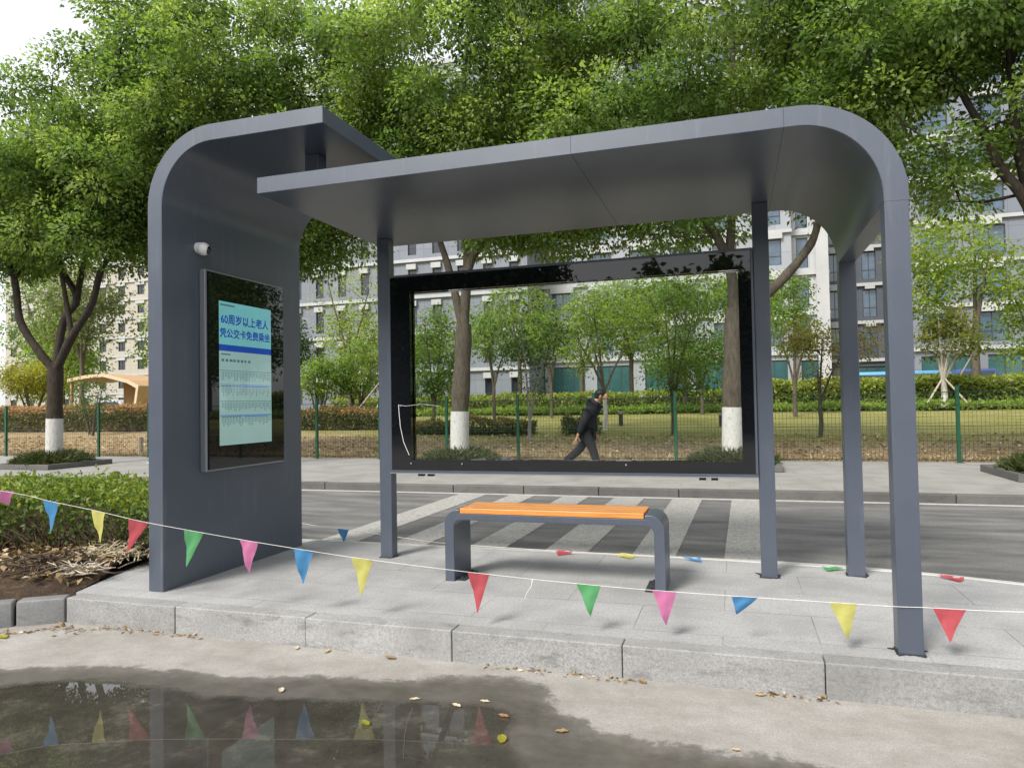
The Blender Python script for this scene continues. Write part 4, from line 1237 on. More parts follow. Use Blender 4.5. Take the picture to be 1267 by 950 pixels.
hedge('low_hedge', 'low dark shrubbery behind the fence at the foot of the pale stemmed tree', -5.0, -1.7, 14.6, 15.5, .34, 'leaf_red', 2400, 2000, .075, 84, lambda x, y: gz(15), rough=.07, side_t=.3, top_t=.48, ends=True)
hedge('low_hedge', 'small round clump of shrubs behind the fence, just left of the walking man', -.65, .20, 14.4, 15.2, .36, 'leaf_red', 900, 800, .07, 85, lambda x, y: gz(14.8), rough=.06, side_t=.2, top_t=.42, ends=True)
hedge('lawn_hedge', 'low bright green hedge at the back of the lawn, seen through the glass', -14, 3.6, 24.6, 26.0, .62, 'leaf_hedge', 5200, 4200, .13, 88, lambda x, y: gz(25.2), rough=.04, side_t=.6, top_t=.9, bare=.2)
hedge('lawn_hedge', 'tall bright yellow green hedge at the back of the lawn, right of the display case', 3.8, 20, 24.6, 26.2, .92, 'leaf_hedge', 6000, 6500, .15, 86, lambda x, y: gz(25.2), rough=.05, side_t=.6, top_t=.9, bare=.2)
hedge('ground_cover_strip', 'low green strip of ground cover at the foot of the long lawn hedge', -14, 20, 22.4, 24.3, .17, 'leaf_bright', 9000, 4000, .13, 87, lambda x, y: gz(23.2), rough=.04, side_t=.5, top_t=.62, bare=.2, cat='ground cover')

# leaf litter, dry grass, debris
def scatter(name, label, P, size, tint, mat, aspect=.5, up=2.0, cat='leaves', dirs=None):
    o = leaf_mesh(name, M[mat], P, size, tint, None, aspect=aspect, up=up, dirs=dirs, jit=.5)
    tag(o, label, cat, kind='stuff'); return o
RNG = rng = np.random.default_rng(91)
n = 9000
x = rng.uniform(-22, 12, n); y = 9.7 + rng.random(n)**1.3*4.6
d = rng.normal(size=(n, 3)); d[:, 2] *= .15
scatter('leaf_litter', 'brown fallen leaves carpeting the ground behind the green wire fence', np.column_stack([x, y, .085+.05*(y-9.6)+rng.random(n)*.05]), .10, .5+.28*rng.normal(size=n), 'leaf_dry', dirs=d)
n = 9000
x = rng.uniform(-20, 13, n); y = 9.62 + np.abs(rng.normal(size=n))*.16
d = rng.normal(size=(n, 3))*.5; d[:, 2] = 1
scatter('dry_grass', 'dry tufts of grass along the foot of the green wire fence', np.column_stack([x, y, np.full(n, .07)]), .13, .55+.22*rng.normal(size=n), 'leaf_dry', .10, .2, 'grass', dirs=d)
n = 6000
x = rng.uniform(-16, 16, n); y = rng.uniform(12.8, 22.5, n)
d = rng.normal(size=(n, 3))*.5; d[:, 2] = 1
scatter('lawn_grass', 'short green and yellow lawn grass in front of the long hedge', np.column_stack([x, y, .06+.05*(y-9.6)]), .08, .62+.25*rng.normal(size=n), 'leaf_yellow', .12, .2, 'grass', dirs=d)
n = 700
x = rng.uniform(-3, -.45, n); y = -.1 + rng.random(n)*.85
ok = (y > (-.245 - (-.415-x)*.72 + .1)) & (x < -.42-.37*(y+.26))
x, y = x[ok], y[ok]; n = len(x)
d = rng.normal(size=(n, 3)); d[:, 2] *= .3
scatter('bed_litter', 'dry leaves strewn over the soil in front of the clipped hedge', np.column_stack([x, y, .03+rng.random(n)*.05 + .07*np.exp(-((x+1.0)**2/.5+(y-.55)**2/.12))]), .06, .45+.28*rng.normal(size=n), 'leaf_dry', dirs=d)
n = 520
x = np.concatenate([rng.uniform(-.4, 4.6, 410), rng.uniform(-.75, -.1, 110)]); y = np.concatenate([-.270 - np.abs(rng.normal(size=410))*.020, -.30 - np.abs(rng.normal(size=110))*.06])
y[410:] = np.minimum(y[410:], -.26 + (x[410:]+.41)*.75 - .13 - rng.random(110)*.06)*(x[410:] < -.4) + y[410:]*(x[410:] >= -.4)
clump = np.sin(x*5.1)+np.sin(x*2.3+1) > .1
clump[410:] = True
x, y = x[clump], y[clump]; n = len(x)
d = rng.normal(size=(n, 3)); d[:, 2] *= .2
scatter('gutter_litter', 'bits of dry leaf gathered in the gutter along the front kerb', np.column_stack([x, y, np.full(n, ROADZ+.006)]), .027, .45+.3*rng.normal(size=n), 'leaf_dry', dirs=d)

def one_leaf(label, x, y, z, L, rz, mat, tint, tilt=.3, curl=.25):
    me = MB(); nu, nv = 4, 8; vs = []; fs = []
    for j in range(nv+1):
        v = j/nv; wd = math.sin(PI*min(1, v*1.02))**.8*.26*L + .0004
        for i in range(nu+1):
            u = i/nu*2-1
            vs.append((u*wd, (v-.5)*L, abs(u)*wd*tilt + curl*L*(v-.5)**2 + .002*math.sin(v*14+u*3) + .0045))
    for j in range(nv):
        for i in range(nu):
            a = j*(nu+1)+i; fs.append((a, a+1, a+nu+2, a+nu+1))
    me.add(vs, fs)
    o = me.build('fallen_leaf', M[mat], None, smooth=True, angle=80); o.location = (x, y, z); o.rotation_euler.z = rz
    a = o.data.attributes.new('tint', 'FLOAT', 'FACE'); a.data.foreach_set('value', [tint]*len(o.data.polygons))
    tag(o, label, 'leaf', 'single leaves fallen on the wet road')
for lab, x, y, L, rz, mat, ti in (
    ('curled pale leaf afloat at the left of the puddle, nearest the red and blue reflections', 1.601, -.825, .055, .6, 'leaf_dry', 1.0),
    ('whitish leaf on the damp edge of the puddle, leftmost of three white ones', 2.259, -.753, .045, 2.0, 'leaf_dry', 1.0),
    ('whitish leaf on the damp edge of the puddle, lowest of three white ones', 2.471, -.767, .05, 1.2, 'leaf_dry', 1.0),
    ('whitish leaf on the damp edge of the puddle, rightmost of three white ones', 2.578, -.694, .045, 1.6, 'leaf_dry', 1.0),
    ('curled rust orange leaf at the right tip of the puddle', 2.705, -.812, .05, 1.4, 'leaf_red', .85),
    ('fresh yellow green leaf floating near the right end of the puddle', 2.765, -1.014, .075, .3, 'leaf_yellow', .75),
    ('grey brown leaf on the damp concrete right of the puddle', 2.978, -.884, .055, 1.9, 'leaf_dry', .45),
    ('small tan leaf alone on the damp patch at the lower right', 3.656, -.858, .035, 1.6, 'leaf_dry', .8),
    ('yellowish leaf cluster floating under the yellow pennant in the puddle', 2.163, -1.031, .06, 1.0, 'leaf_yellow', .55),
    ('yellow leaf in the gutter at the far left, below the weathered kerb', -.518, -.582, .09, 1.3, 'leaf_yellow', .9),
    ('pale dry leaf lying against the front kerb, left of its pair', 1.325, -.300, .05, .5, 'leaf_dry', .95),
    ('pinkish dry leaf lying against the front kerb, right of its pair', 1.518, -.300, .06, .2, 'leaf_dry', .8),
    ('brown crumpled leaf heap in the gutter below the left bench leg', 1.905, -.305, .07, 1.4, 'leaf_dry', .35),
    ('tiny green leaf against the front kerb, below the red pennant', 2.552, -.292, .03, 1.1, 'leaf_yellow', .6),
    ('reddish leaf against the front kerb, below the pink pennant at the right', 3.23, -.290, .05, 1.0, 'leaf_red', .75),
    ('long tan leaf against the front kerb below the yellow pennant at the right', 3.759, -.306, .045, 1.7, 'leaf_dry', .7)):
    one_leaf(lab, x, y, ROADZ+.001, L, rz, mat, ti)

def build_debris():
    rr = random.Random(12)
    def heap(name, label, cx, cy, n, spread, mat, rad):
        m = MB()
        for k in range(n):
            p = Vector((rr.gauss(0, spread), rr.gauss(0, spread*.55), abs(rr.gauss(0, spread*.28))+.01)); P = [p.copy()]
            d = Vector((rr.uniform(-1, 1), rr.uniform(-1, 1), rr.uniform(-.2, .7)))
            for s in range(3):
                p = p + d*rr.uniform(.02, .06); d += Vector((rr.uniform(-.8, .8), rr.uniform(-.8, .8), rr.uniform(-.6, .2)))
                p.z = max(p.z, .004); P.append(p.copy())
            m.tube(P, [rad, rad*.9, rad*.8, rad*.4], 4, cap=False)
        o = m.build(name, mat); o.location = (cx, cy, .06); tag(o, label, 'plant debris'); return o
    heap('dried_root_clump', 'pale dried root clump on the soil against the hedge, beside the wall', -.85, .53, 260, .13, simple('pale_roots', (.42, .36, .25), .9, .1, 0, .25, 30), .006)
    heap('dead_twig_pile', 'brown tangle of dead twigs on the soil near the weathered kerb', -1.05, .12, 130, .18, M['twig'], .006)
    heap('dried_root_clump', 'small whitish root scrap on the soil close to the platform corner', -.70, .10, 60, .06, simple('white_roots', (.50, .45, .36), .9, .1, 0, .2, 30), .005)
    b = MB(); b.tube([(-1.10, .80, .10), (-.92, .70, .095), (-.66, .58, .085)], .011, 10)
    tag(b.build('plastic_pipe', M['white_plastic'], None, smooth=True), 'thin white plastic pipe lying on the soil beside the wall', 'pipe')
build_debris()

# ------------------------------------------------------------------ small park furniture
b = MB(); b.tube([(0, 0, -.1), (0, 0, .36), (.005, 0, .40)], [.062, .058, .050], 12); o = b.build('timber_stump', M['stake'], None, smooth=True); o.location = (-10.55, 10.4, gz(10.4))
tag(o, 'short sawn timber post standing behind the fence beside the shelter wall', 'post')
for (x, y, zt, lab) in ((.45, 17.3, .96, 'dark bollard lamp on the lawn just right of the walking man'), (3.31, 17.05, .86, 'dark bollard lamp on the lawn left of the right limewashed trunk')):
    T = empty('bollard_lamp', (x, y, gz(y))); tag(T, lab, 'lamp', 'lawn bollard lamps')
    h = zt - gz(y)
    b = MB(); b.box((-.055, -.055, -.02), (.055, .055, h*.72)); b.build('body', M['dark_metal'], T, bevel=.004)
    b = MB(); b.box((-.045, -.045, h*.72+.001), (.045, .045, h*.93)); b.build('diffuser', simple('frosted_lens', (.25, .24, .22), .4), T)
    b = MB(); b.box((-.058, -.058, h*.93+.001), (.058, .058, h)); b.build('cap', M['dark_metal'], T, bevel=.004)
def stake(a, b_, lab, r=.035):
    m = MB(); v = Vector(a); m.tube([(0, 0, 0), tuple(Vector(b_)-v)], [r, r*.85], 8)
    o = m.build('tree_stake', M['stake'], None, smooth=True); o.location = a; tag(o, lab, 'stake', 'timber tree stakes')
stake((-8.95, 17.3, gz(17.3)-.05), (-7.4, 17.7, 2.35), 'long pale prop leaning right behind the low hedge by the first middle post')
stake((-7.95, 17.2, gz(17.2)-.05), (-7.55, 17.6, 1.6), 'short dark prop standing beside the long leaning pale one')
stake((9.6, 22.6, gz(22.6)-.05), (10.3, 23.0, 1.75), 'pale stake leaning right against the propped maple')
stake((11.1, 22.6, gz(22.6)-.05), (10.35, 22.9, 1.75), 'pale stake leaning left against the propped maple')
stake((11.6, 28.2, gz(28)-.05), (12.4, 27.1, 2.8), 'stake leaning toward the trunk of the bright tree')

def pavilion():
    T = empty('wooden_pavilion', (-23.3, 21.0, gz(21))); tag(T, 'tan timber pavilion with a sloping roof and one open slanted end, beyond the red hedge', 'pavilion')
    tan = simple('tan_timber', (.42, .27, .14), .7, .2, 0, .14, 5); pale = simple('pale_timber_edge', (.55, .43, .29), .7, .2, 0, .08, 6)
    z0 = 0
    # folded shell: sloping roof that turns down into the slanted right wall
    outer = [(-2.1, 2.02), (-1.0, 2.16), (.0, 2.20), (1.4, 1.88), (2.0, 1.62), (1.72, .0)]
    inner = [(-2.1, 1.90), (-1.0, 2.04), (.0, 2.08), (1.35, 1.77), (1.86, 1.53), (1.60, .0)]
    b = MB(); b.band(outer, inner, -.0, 2.4); b.build('roof_shell', tan, T)
    b = MB(); b.band([(x, z+.012) for x, z in outer], [(x, z-.012) for x, z in inner], -.05, -.002); b.build('edge_trim', pale, T)
    b = MB(); b.prism([(-.55, 0), (1.58, 0), (1.84, 1.50), (1.34, 1.75), (0, 2.06), (-.55, 1.98)], 1.6, 1.68); b.build('back_wall', tan, T)
    b = MB(); b.box((-2.05, .05, 0), (-1.95, .15, 1.89)); b.build('post', tan, T)
    b = MB(); b.box((-.4, 1.0, .38), (1.55, 1.5, .44)); b.build('bench_seat', pale, T)
pavilion()

def car(name, label, loc, col, L=4.4, H=1.5, van=False, rz=0):
    T = empty(name, loc, rz); tag(T, label, 'van' if van else 'car', 'vehicles parked behind the long hedge')
    body = simple(name+'_paint', col, .25, .6, 0, .04, 2); gl = simple('car_glass', (.02, .03, .04), .08, .7, 0, .1, 2)
    h = L/2
    if van: prof = [(-h, .35), (h, .35), (h, .95), (h-.25, 1.15), (h-.85, H-.08), (h-1.1, H), (-h+.15, H), (-h, H-.2)]
    else: prof = [(-h, .35), (h, .35), (h+.0, .72), (h-.2, .84), (h-1.2, .95), (h-1.9, H), (-h+1.1, H), (-h+.35, 1.0), (-h, .92)]
    b = MB(); b.prism(prof, -.85, .85); b.build('body', body, T, bevel=.05, seg=3)
    w = [(h-1.45, 1.0), (h-1.98, H-.1), (-h+1.2, H-.1), (-h+.7, 1.02)] if not van else [(h-.5, 1.12), (h-.95, H-.14), (-h+.3, H-.14), (-h+.3, 1.12)]
    for s in (-1, 1):
        b = MB(); b.prism(w, s*.852-.002, s*.852+.006); b.build('side_window', gl, T)
    tyre = simple('tyre_rubber', (.02, .02, .02), .8, .2)
    for x in (-h+.85, h-.9):
        for s in (-1, 1):
            b = MB(); b.tube([(x, s*.70, .33), (x, s*.88, .33)], .33, 18); wl = b.build('wheel', tyre, T, smooth=True)
            b = MB(); b.tube([(x, s*.884, .33), (x, s*.89, .33)], .20, 14); b.build('rim', M['steel'], wl)
    for s in (-1, 1):
        b = MB(); b.box((h-.02, s*.6-.15, .62), (h+.012, s*.6+.15, .74)); b.build('headlight', M['white_plastic'], T, bevel=.01)
car('parked_van', 'bright blue van roof showing above the hedge between the two right posts', (11.5, 34.0, gz(34)-.38), (.12, .34, .62), 5.0, 1.85, True)
car('parked_car', 'dark blue car half hidden by the hedge right of the front post', (15.2, 36.0, gz(36)-.05), (.03, .07, .24), 4.5, 1.6)
car('parked_car', 'pale grey car beyond the red hedge, right of the forked dark trunk', (-25.5, 24.5, gz(24.5)-.55), (.45, .46, .48), 4.2, 1.45)

# ------------------------------------------------------------------ offices and flats behind the park
def facade_grid(m, x0, x1, z0, z1, Y, holes, rec=.18):
    """wall sheet at Y with rectangular openings (x0, x1, z0, z1) and their reveals"""
    xs = sorted({round(v, 4) for v in [x0, x1] + [h[0] for h in holes] + [h[1] for h in holes]})
    zs = sorted({round(v, 4) for v in [z0, z1] + [h[2] for h in holes] + [h[3] for h in holes]})
    hs = {(round(h[0], 4), round(h[2], 4)): h for h in holes}
    def inside(cx, cz):
        for h in holes:
            if h[0] < cx < h[1] and h[2] < cz < h[3]: return True
        return False
    for xa, xb in zip(xs[:-1], xs[1:]):
        # merge runs in z
        run = None
        for za, zb in zip(zs[:-1], zs[1:]):
            if inside((xa+xb)/2, (za+zb)/2):
                if run: m.quad((xa, Y, run[0]), (xb, Y, run[0]), (xb, Y, run[1]), (xa, Y, run[1])); run = None
            else: run = (run[0], zb) if run else (za, zb)
        if run: m.quad((xa, Y, run[0]), (xb, Y, run[0]), (xb, Y, run[1]), (xa, Y, run[1]))
    for a, b, c, d in holes:
        m.quad((a, Y, c), (a, Y+rec, c), (a, Y+rec, d), (a, Y, d)); m.quad((b, Y, c), (b, Y, d), (b, Y+rec, d), (b, Y+rec, c))
        m.quad((a, Y, d), (a, Y+rec, d), (b, Y+rec, d), (b, Y, d)); m.quad((a, Y, c), (b, Y, c), (b, Y+rec, c), (a, Y+rec, c))

def wall_mat(name, col, jx, jz):
    m, nt, b, out = new_mat(name); t = NT(nt)
    c = t.coord()
    mp = t.n('ShaderNodeMapping'); mp.inputs['Rotation'].default_value = (PI/2, 0, 0); t.l(c, mp.inputs[0])
    br = t.n('ShaderNodeTexBrick'); br.offset = 0; br.inputs['Scale'].default_value = 1; br.inputs['Brick Width'].default_value = jx; br.inputs['Row Height'].default_value = jz
    br.inputs['Mortar Size'].default_value = .015; br.inputs['Color1'].default_value = (*col, 1); br.inputs['Color2'].default_value = (*[x*.88 for x in col], 1)
    br.inputs['Mortar'].default_value = (*[x*.5 for x in col], 1)
    t.l(mp.outputs[0], br.inputs['Vector'])
    n = t.noise(t.coord(scale=(1, 1, .25)), .8, 5)
    t.l(t.mix(t.ramp(n, [(.45, 0), (.75, .35)]), br.outputs['Color'], tuple(x*.7 for x in col)), b.inputs['Base Color'])
    b.inputs['Roughness'].default_value = .6
    return m
M['office_glass'] = simple('office_glass', (.05, .085, .125), .08, .8, 0, .5, .5)
M['office_glass_dark'] = simple('dark_office_glass', (.018, .022, .03), .1, .6, 0, .4, .5)
M['teal_glass'] = simple('teal_shop_glass', (.03, .085, .09), .1, .7, 0, .3, .4)
M['mullion'] = simple('charcoal_mullion', (.03, .035, .042), .5)
M['band_white'] = simple('white_ledge', (.36, .365, .37), .7, .3, 0, .08, .6)
M['blind'] = simple('pale_blind', (.34, .36, .38), .8, .2, 0, .1, 2)

def window_proto(root, w, h, glass, box_w, mull):
    f = MB(); t = .06
    f.box((0, 0, 0), (w, .06, t)); f.box((0, 0, h-t), (w, .06, h)); f.box((0, .001, t), (t, .061, h-t)); f.box((w-t, .001, t), (w, .061, h-t))
    for k in range(1, mull): f.box((w*k/mull-.025, .002, t), (w*k/mull+.025, .058, h-t))
    f.box((t, .003, h*.34), (w-t, .057, h*.34+.05))
    fo = f.build('window', M['mullion'], root)
    p = MB(); p.quad((t*.5, .05, t*.5), (w-t*.5, .05, t*.5), (w-t*.5, .05, h-t*.5), (t*.5, .05, h-t*.5)); p.build('pane', glass, fo)
    if box_w:
        s = MB(); s.box((w/2-box_w/2, -.42, h+.02), (w/2+box_w/2, -.19, h+.50)); s.build('awning_box', M['band_white'], fo)
    return fo

def office(name, label, x0, x1, Y, zb, floors, fh, bays, ww, wh, wz, wall, glass, box_w=0, mull=2, band=True, depth=14, z_first=None, cat='office block', pier=None, offs=.5, ground_h=0, blinds=0, seed=1):
    rr = random.Random(seed)
    T = empty(name, ((x0+x1)/2, Y, 0)); tag(T, label, cat, 'buildings beyond the park')
    ox = (x0+x1)/2
    X0, X1 = x0-ox, x1-ox
    z1 = zb + ground_h + floors*fh + .9
    bw = (x1-x0)/bays
    holes = []; spots = []
    for f in range(floors):
        for k in range(bays):
            cx = X0 + bw*(k+offs); z = zb + ground_h + f*fh + wz
            holes.append((cx-ww/2, cx+ww/2, z, z+wh)); spots.append((cx-ww/2, z))
    gsp = []
    if ground_h:
        gb = max(1, int((x1-x0)/4.2)); gw = (x1-x0)/gb
        for k in range(gb):
            a = X0+gw*k+.55; holes.append((a, a+gw-1.1, zb+.05, zb+ground_h-.55)); gsp.append((a, gw-1.1, zb+.05, ground_h-.6))
    m = MB(); facade_grid(m, X0, X1, zb-1.5, z1, 0, holes)
    m.quad((X0, 0, zb-1.5), (X0, 0, z1), (X0, depth, z1), (X0, depth, zb-1.5)); m.quad((X1, 0, zb-1.5), (X1, depth, zb-1.5), (X1, depth, z1), (X1, 0, z1))
    m.quad((X0, depth, zb-1.5), (X0, depth, z1), (X1, depth, z1), (X1, depth, zb-1.5)); m.quad((X0, 0, z1), (X1, 0, z1), (X1, depth, z1), (X0, depth, z1))
    m.build('wall', wall, T)
    pr = window_proto(T, ww, wh, glass, box_w, mull)
    for i, (x, z) in enumerate(spots):
        o = pr if i == 0 else copy_tree(pr, T)
        o.location = (x, .115, z)
    for a, w, z, h in gsp:
        g = MB(); t = .07
        g.box((0, 0, 0), (w, .06, t)); g.box((0, 0, h-t), (w, .06, h))
        nn = max(2, int(w/.9))
        for k in range(nn+1): g.box((w*k/nn-.03+(.03 if k == 0 else 0)-(.03 if k == nn else 0), .001, t), (w*k/nn+.03+(.03 if k == 0 else 0)-(.03 if k == nn else 0), .061, h-t))
        go = g.build('shop_window', M['mullion'], T); go.location = (a, .10, z)
        p = MB(); p.quad((.02, .05, .02), (w-.02, .05, .02), (w-.02, .05, h-.02), (.02, .05, h-.02)); p.build('pane', M['teal_glass'], go)
    if band:
        bm_ = None
        for f in range(floors+1):
            z = zb + ground_h + f*fh
            if bm_ is None:
                q = MB(); q.box((X0-.05, -.28, -.14), (X1+.05, -.004, .14)); bm_ = q.build('floor_band', M['band_white'], T); o = bm_
            else: o = bm_.copy(); COL.objects.link(o)
            o.parent = T; o.location = (0, 0, z)
    if pier:
        for px, pw in pier:
            q = MB(); q.box((px-ox, -.36, zb-1), (px-ox+pw, -.29, z1)); q.build('pier', M['band_white'], T)
    q = MB(); q.box((X0-.1, -.1, z1+.002), (X1+.1, depth, z1+.5)); q.build('parapet', M['band_white'], T)
    return T
grey = wall_mat('pale_grey_panels', (.155, .17, .205), 1.2, 1.1); dark = wall_mat('dark_grey_panels', (.062, .072, .092), 1.3, 1.1)
white = wall_mat('white_render', (.25, .265, .295), 2.4, 3.4); cream = wall_mat('cream_render', (.36, .335, .29), 3.0, 3.0)
office('office_block', 'pale grey office block with narrow dark windows, left of the first middle post', -40.0, -13.2, 55.0, .9, 9, 3.37, 11, .85, 2.0, .55, grey, M['office_glass_dark'], box_w=.95, mull=1)
office('office_block', 'long pale office block with white ledges and ground floor shops, behind the glass', -13.1, 8.6, 60.0, .9, 10, 3.45, 6, 2.0, 2.2, .62, white, M['office_glass'], box_w=2.2, mull=2, ground_h=4.1)
office('office_block', 'white corner office block with bluish windows, right of the ad case', 8.7, 11.6, 61.6, .9, 9, 3.45, 1, .95, 2.6, .5, wall_mat('bright_white_render', (.42, .43, .45), 2.4, 3.4), M['office_glass'], mull=1, ground_h=4.1, offs=.3, pier=((10.6, 1.0),))
office('office_block', 'dark grey office block with tall blue windows, between the two right posts', 11.7, 17.4, 66.0, .9, 9, 3.38, 2, 1.15, 2.5, .45, dark, M['office_glass'], box_w=.8, mull=2, ground_h=3.6, offs=.32)
office('office_block', 'grey office block with white ledges, right of the front post', 17.5, 36.0, 60.0, .9, 10, 3.4, 5, 2.2, 2.3, .5, grey, M['office_glass'], box_w=1.6, mull=2, ground_h=4.0)
office('apartment_block', 'cream apartment block with small dark windows far behind the left trees', -124, -78, 92.0, .9, 8, 3.2, 11, 1.5, 1.6, .9, cream, M['office_glass_dark'], box_w=1.9, mull=2, cat='apartments')

# wooded far side of the front road: seen only as reflections in the glass, the screen and the water
def far_woods():
    global RNG
    RNG = rng = np.random.default_rng(99)
    n = 200000
    x = rng.uniform(-42, 18, n); hgt = np.where(x < -4, 10.5, 6.5) + .5*np.sin(x*.7) + .4*np.sin(x*1.9+1) + .3*np.sin(x*4.3)
    u = rng.random(n); z = ROADZ + u*hgt; y = -26 + rng.normal(size=n)*1.6
    o = leaf_mesh('roadside_woods', M['leaf_dark'], np.column_stack([x, y, z]), .34, .4+.25*rng.normal(size=n), None, aspect=.6, up=.3)
    tag(o, 'dark belt of roadside woods reflected in the black edge of the glass', 'woods', kind='stuff')
far_woods()

# ------------------------------------------------------------------ the walking man
def skin(name, nodes, edges, mat, parent, root=0, sub=2):
    me = bpy.data.meshes.new(name); me.from_pydata([p for p, r in nodes], edges, [])
    o = bpy.data.objects.new(name, me); COL.objects.link(o)
    md = o.modifiers.new('skin', 'SKIN'); md.use_smooth_shade = True; md.branch_smoothing = .6
    for i, (p, r) in enumerate(nodes):
        sv = me.skin_vertices[0].data[i]
        sv.radius = r if hasattr(r, '__len__') else (r, r); sv.use_root = (i == root)
    sb = o.modifiers.new('sub', 'SUBSURF'); sb.levels = sub; sb.render_levels = sub
    bpy.context.view_layer.update()
    dg = bpy.context.evaluated_depsgraph_get()
    out = bpy.data.meshes.new_from_object(o.evaluated_get(dg))
    bpy.data.objects.remove(o)
    out.name = name; out.materials.clear(); out.materials.append(mat)
    out.polygons.foreach_set('use_smooth', [True]*len(out.polygons))
    return link(name, out, parent)

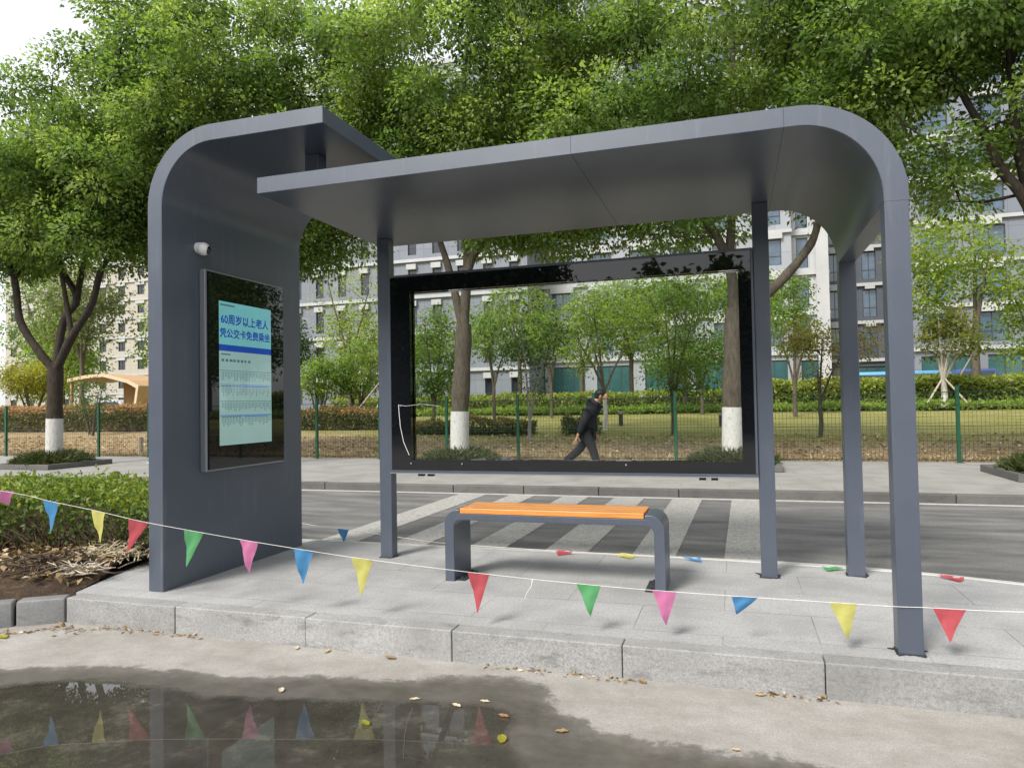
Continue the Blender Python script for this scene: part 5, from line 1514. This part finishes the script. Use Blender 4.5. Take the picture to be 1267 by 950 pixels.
def build_man():
    T = empty('person', (1.54, 6.95, WALKZ), 0)
    tag(T, 'man in dark jacket and trousers walking head down along the far pavement', 'person')
    skinm = simple('skin', (.36, .20, .13), .55, .4, 0, .08, 8); hairm = simple('black_hair', (.010, .009, .009), .6, .3, 0, .2, 30)
    jac = simple('black_jacket', (.016, .017, .021), .8, .2, 0, .25, 9); tro = simple('charcoal_trousers', (.011, .012, .015), .85, .2, 0, .2, 9); sho = simple('black_shoe', (.012, .012, .012), .4, .4)
    shirt = simple('dark_red_collar', (.10, .012, .02), .8, .2)
    hip = (-.02, 0, .66); ws = (.005, 0, .80); ch = (.06, 0, .97); nk = (.135, 0, 1.105); hd0 = (.175, 0, 1.15)
    def hand(base, d, side):
        """five bent fingers rooted in the palm"""
        n = []; e = []
        bx, by, bz = base
        n.append((base, .022)); n.append(((bx+d[0]*.045, by, bz+d[2]*.045), (.030, .017))); e.append((0, 1))
        for k, L in enumerate((.062, .07, .066, .052)):
            off = (k-1.5)*.016
            p = (bx+d[0]*.07+off, by, bz+d[2]*.07); q = (bx+d[0]*(.07+L*.55)+off*1.15, by-side*.008, bz+d[2]*(.07+L*.55)); w = (bx+d[0]*(.07+L)+off*1.1, by-side*.024, bz+d[2]*(.07+L))
            i = len(n); n += [(p, .009), (q, .008), (w, .0065)]; e += [(1, i), (i, i+1), (i+1, i+2)]
        i = len(n); n += [((bx+.030, by-side*.012, bz+d[2]*.035), .010), ((bx+.042, by-side*.022, bz+d[2]*.075), .008)]; e += [(0, i), (i, i+1)]
        return n, e
    # body: pelvis, spine, neck, head, arms with hands, legs: one surface
    N = [(hip, (.115, .085)), (ws, (.115, .085)), (ch, (.115, .080)), (nk, (.050, .050)), (hd0, (.055, .058)), ((.215, 0, 1.20), (.072, .080)), ((.255, 0, 1.182), (.058, .074)), ((.283, 0, 1.138), (.033, .042))]
    E_ = [(0, 1), (1, 2), (2, 3), (3, 4), (4, 5), (5, 6), (6, 7)]
    N.append(((.326, 0, 1.165), .010)); E_.append((6, 8))       # nose
    for s in (-1, 1):
        i = len(N); N.append(((.215, s*.080, 1.18), (.012, .022))); E_.append((5, i))    # ears
    arms = {}
    for s, sh, el, wr in ((-1, (.07, -.165, 1.02), (-.03, -.20, .80), (-.125, -.19, .60)), (1, (.07, .165, 1.02), (.04, .18, .79), (.075, .16, .61))):
        i = len(N); N += [((sh[0]-.01, sh[1]*.72, sh[2]-.03), .030), (el, .032), (wr, .024)]; E_ += [(2, i), (i, i+1), (i+1, i+2)]
        hn, he = hand((wr[0]+(-.012 if s < 0 else .014), wr[1], wr[2]-.03), (-.35 if s < 0 else .3, 0, -.94), s)
        j = len(N); N += hn; E_ += [(i+2, j)] + [(a+j, b_+j) for a, b_ in he]
        arms[s] = (sh, el, wr)
    legs = {}
    for s, hp, kn, an, toe in ((-1, (-.02, -.075, .62), (.085, -.08, .36), (.155, -.08, .09), (.30, -.085, .035)), (1, (-.03, .075, .62), (-.15, .08, .37), (-.41, .08, .165), (-.32, .085, .05))):
        i = len(N); N += [(hp, .075), (kn, .052), (an, .036), (toe, (.036, .026))]; E_ += [(0, i), (i, i+1), (i+1, i+2), (i+2, i+3)]
        legs[s] = (hp, kn, an, toe)
    body = skin('body', N, E_, skinm, T)
    # jacket: shoulders, rounded back, sleeves, hem over the hips
    N = [((-.025, 0, .585), (.165, .125)), (ws, (.150, .128)), (ch, (.125, .118)), ((.098, 0, 1.04), (.088, .09)), ((.128, 0, 1.085), (.068, .070)), ((.146, 0, 1.115), (.050, .052))]; E_ = [(0, 1), (1, 2), (2, 3), (3, 4), (4, 5)]
    skin('jacket', N, E_, jac, T, 2)
    for s in (-1, 1):
        sh, el, wr = arms[s]
        skin('sleeve', [((ch[0]+.02, s*.03, .99), .05), ((ch[0]+.005, s*.125, 1.0), .085), ((ch[0]-.03, s*.16, .94), .078), (el, .062), ((el[0]+(wr[0]-el[0])*.93, wr[1], el[2]+(wr[2]-el[2])*.93), .047)], [(0, 1), (1, 2), (2, 3), (3, 4)], jac, T, 1)
    N = [(hip, (.135, .108))]; E_ = []
    for s in (-1, 1):
        hp, kn, an, toe = legs[s]
        i = len(N); N += [(hp, .092), (kn, .070), (an, .058)]; E_ += [(0, i), (i, i+1), (i+1, i+2)]
    skin('trousers', N, E_, tro, T)
    for s in (-1, 1):
        hp, kn, an, toe = legs[s]
        d = Vector(toe) - Vector(an)
        heel = (an[0]-.045, an[1], max(an[2]-.055, .035)) if s < 0 else (an[0]-.02, an[1], an[2]-.04)
        skin('shoe', [(heel, (.042, .036)), ((an[0]+d.x*.45, an[1], (heel[2]+toe[2])/2), (.045, .038)), ((toe[0]+.02, toe[1], toe[2]), (.042, .030))], [(0, 1), (1, 2)], sho, T)
    b = MB(); b.ball((.196, 0, 1.222), .088, 14, 10, (1.0, .95, .80)); b.ball((.168, 0, 1.185), .072, 12, 8, (.85, 1.0, .9))
    b.build('hair', hairm, T, smooth=True, angle=80)
    skin('collar', [((.125, 0, 1.088), (.068, .066)), ((.148, 0, 1.118), (.060, .058))], [(0, 1)], shirt, T)
    b = MB()
    for s in (-1, 1):
        b = MB(); b.ball((.312, s*.028, 1.190), .009, 8, 6); b.build('eye', M['lens'], body, smooth=True)
    b = MB(); b.tube([(.312, -.02, 1.138), (.317, 0, 1.136), (.312, .02, 1.138)], .0045, 6); b.build('mouth', shirt, body)
build_man()
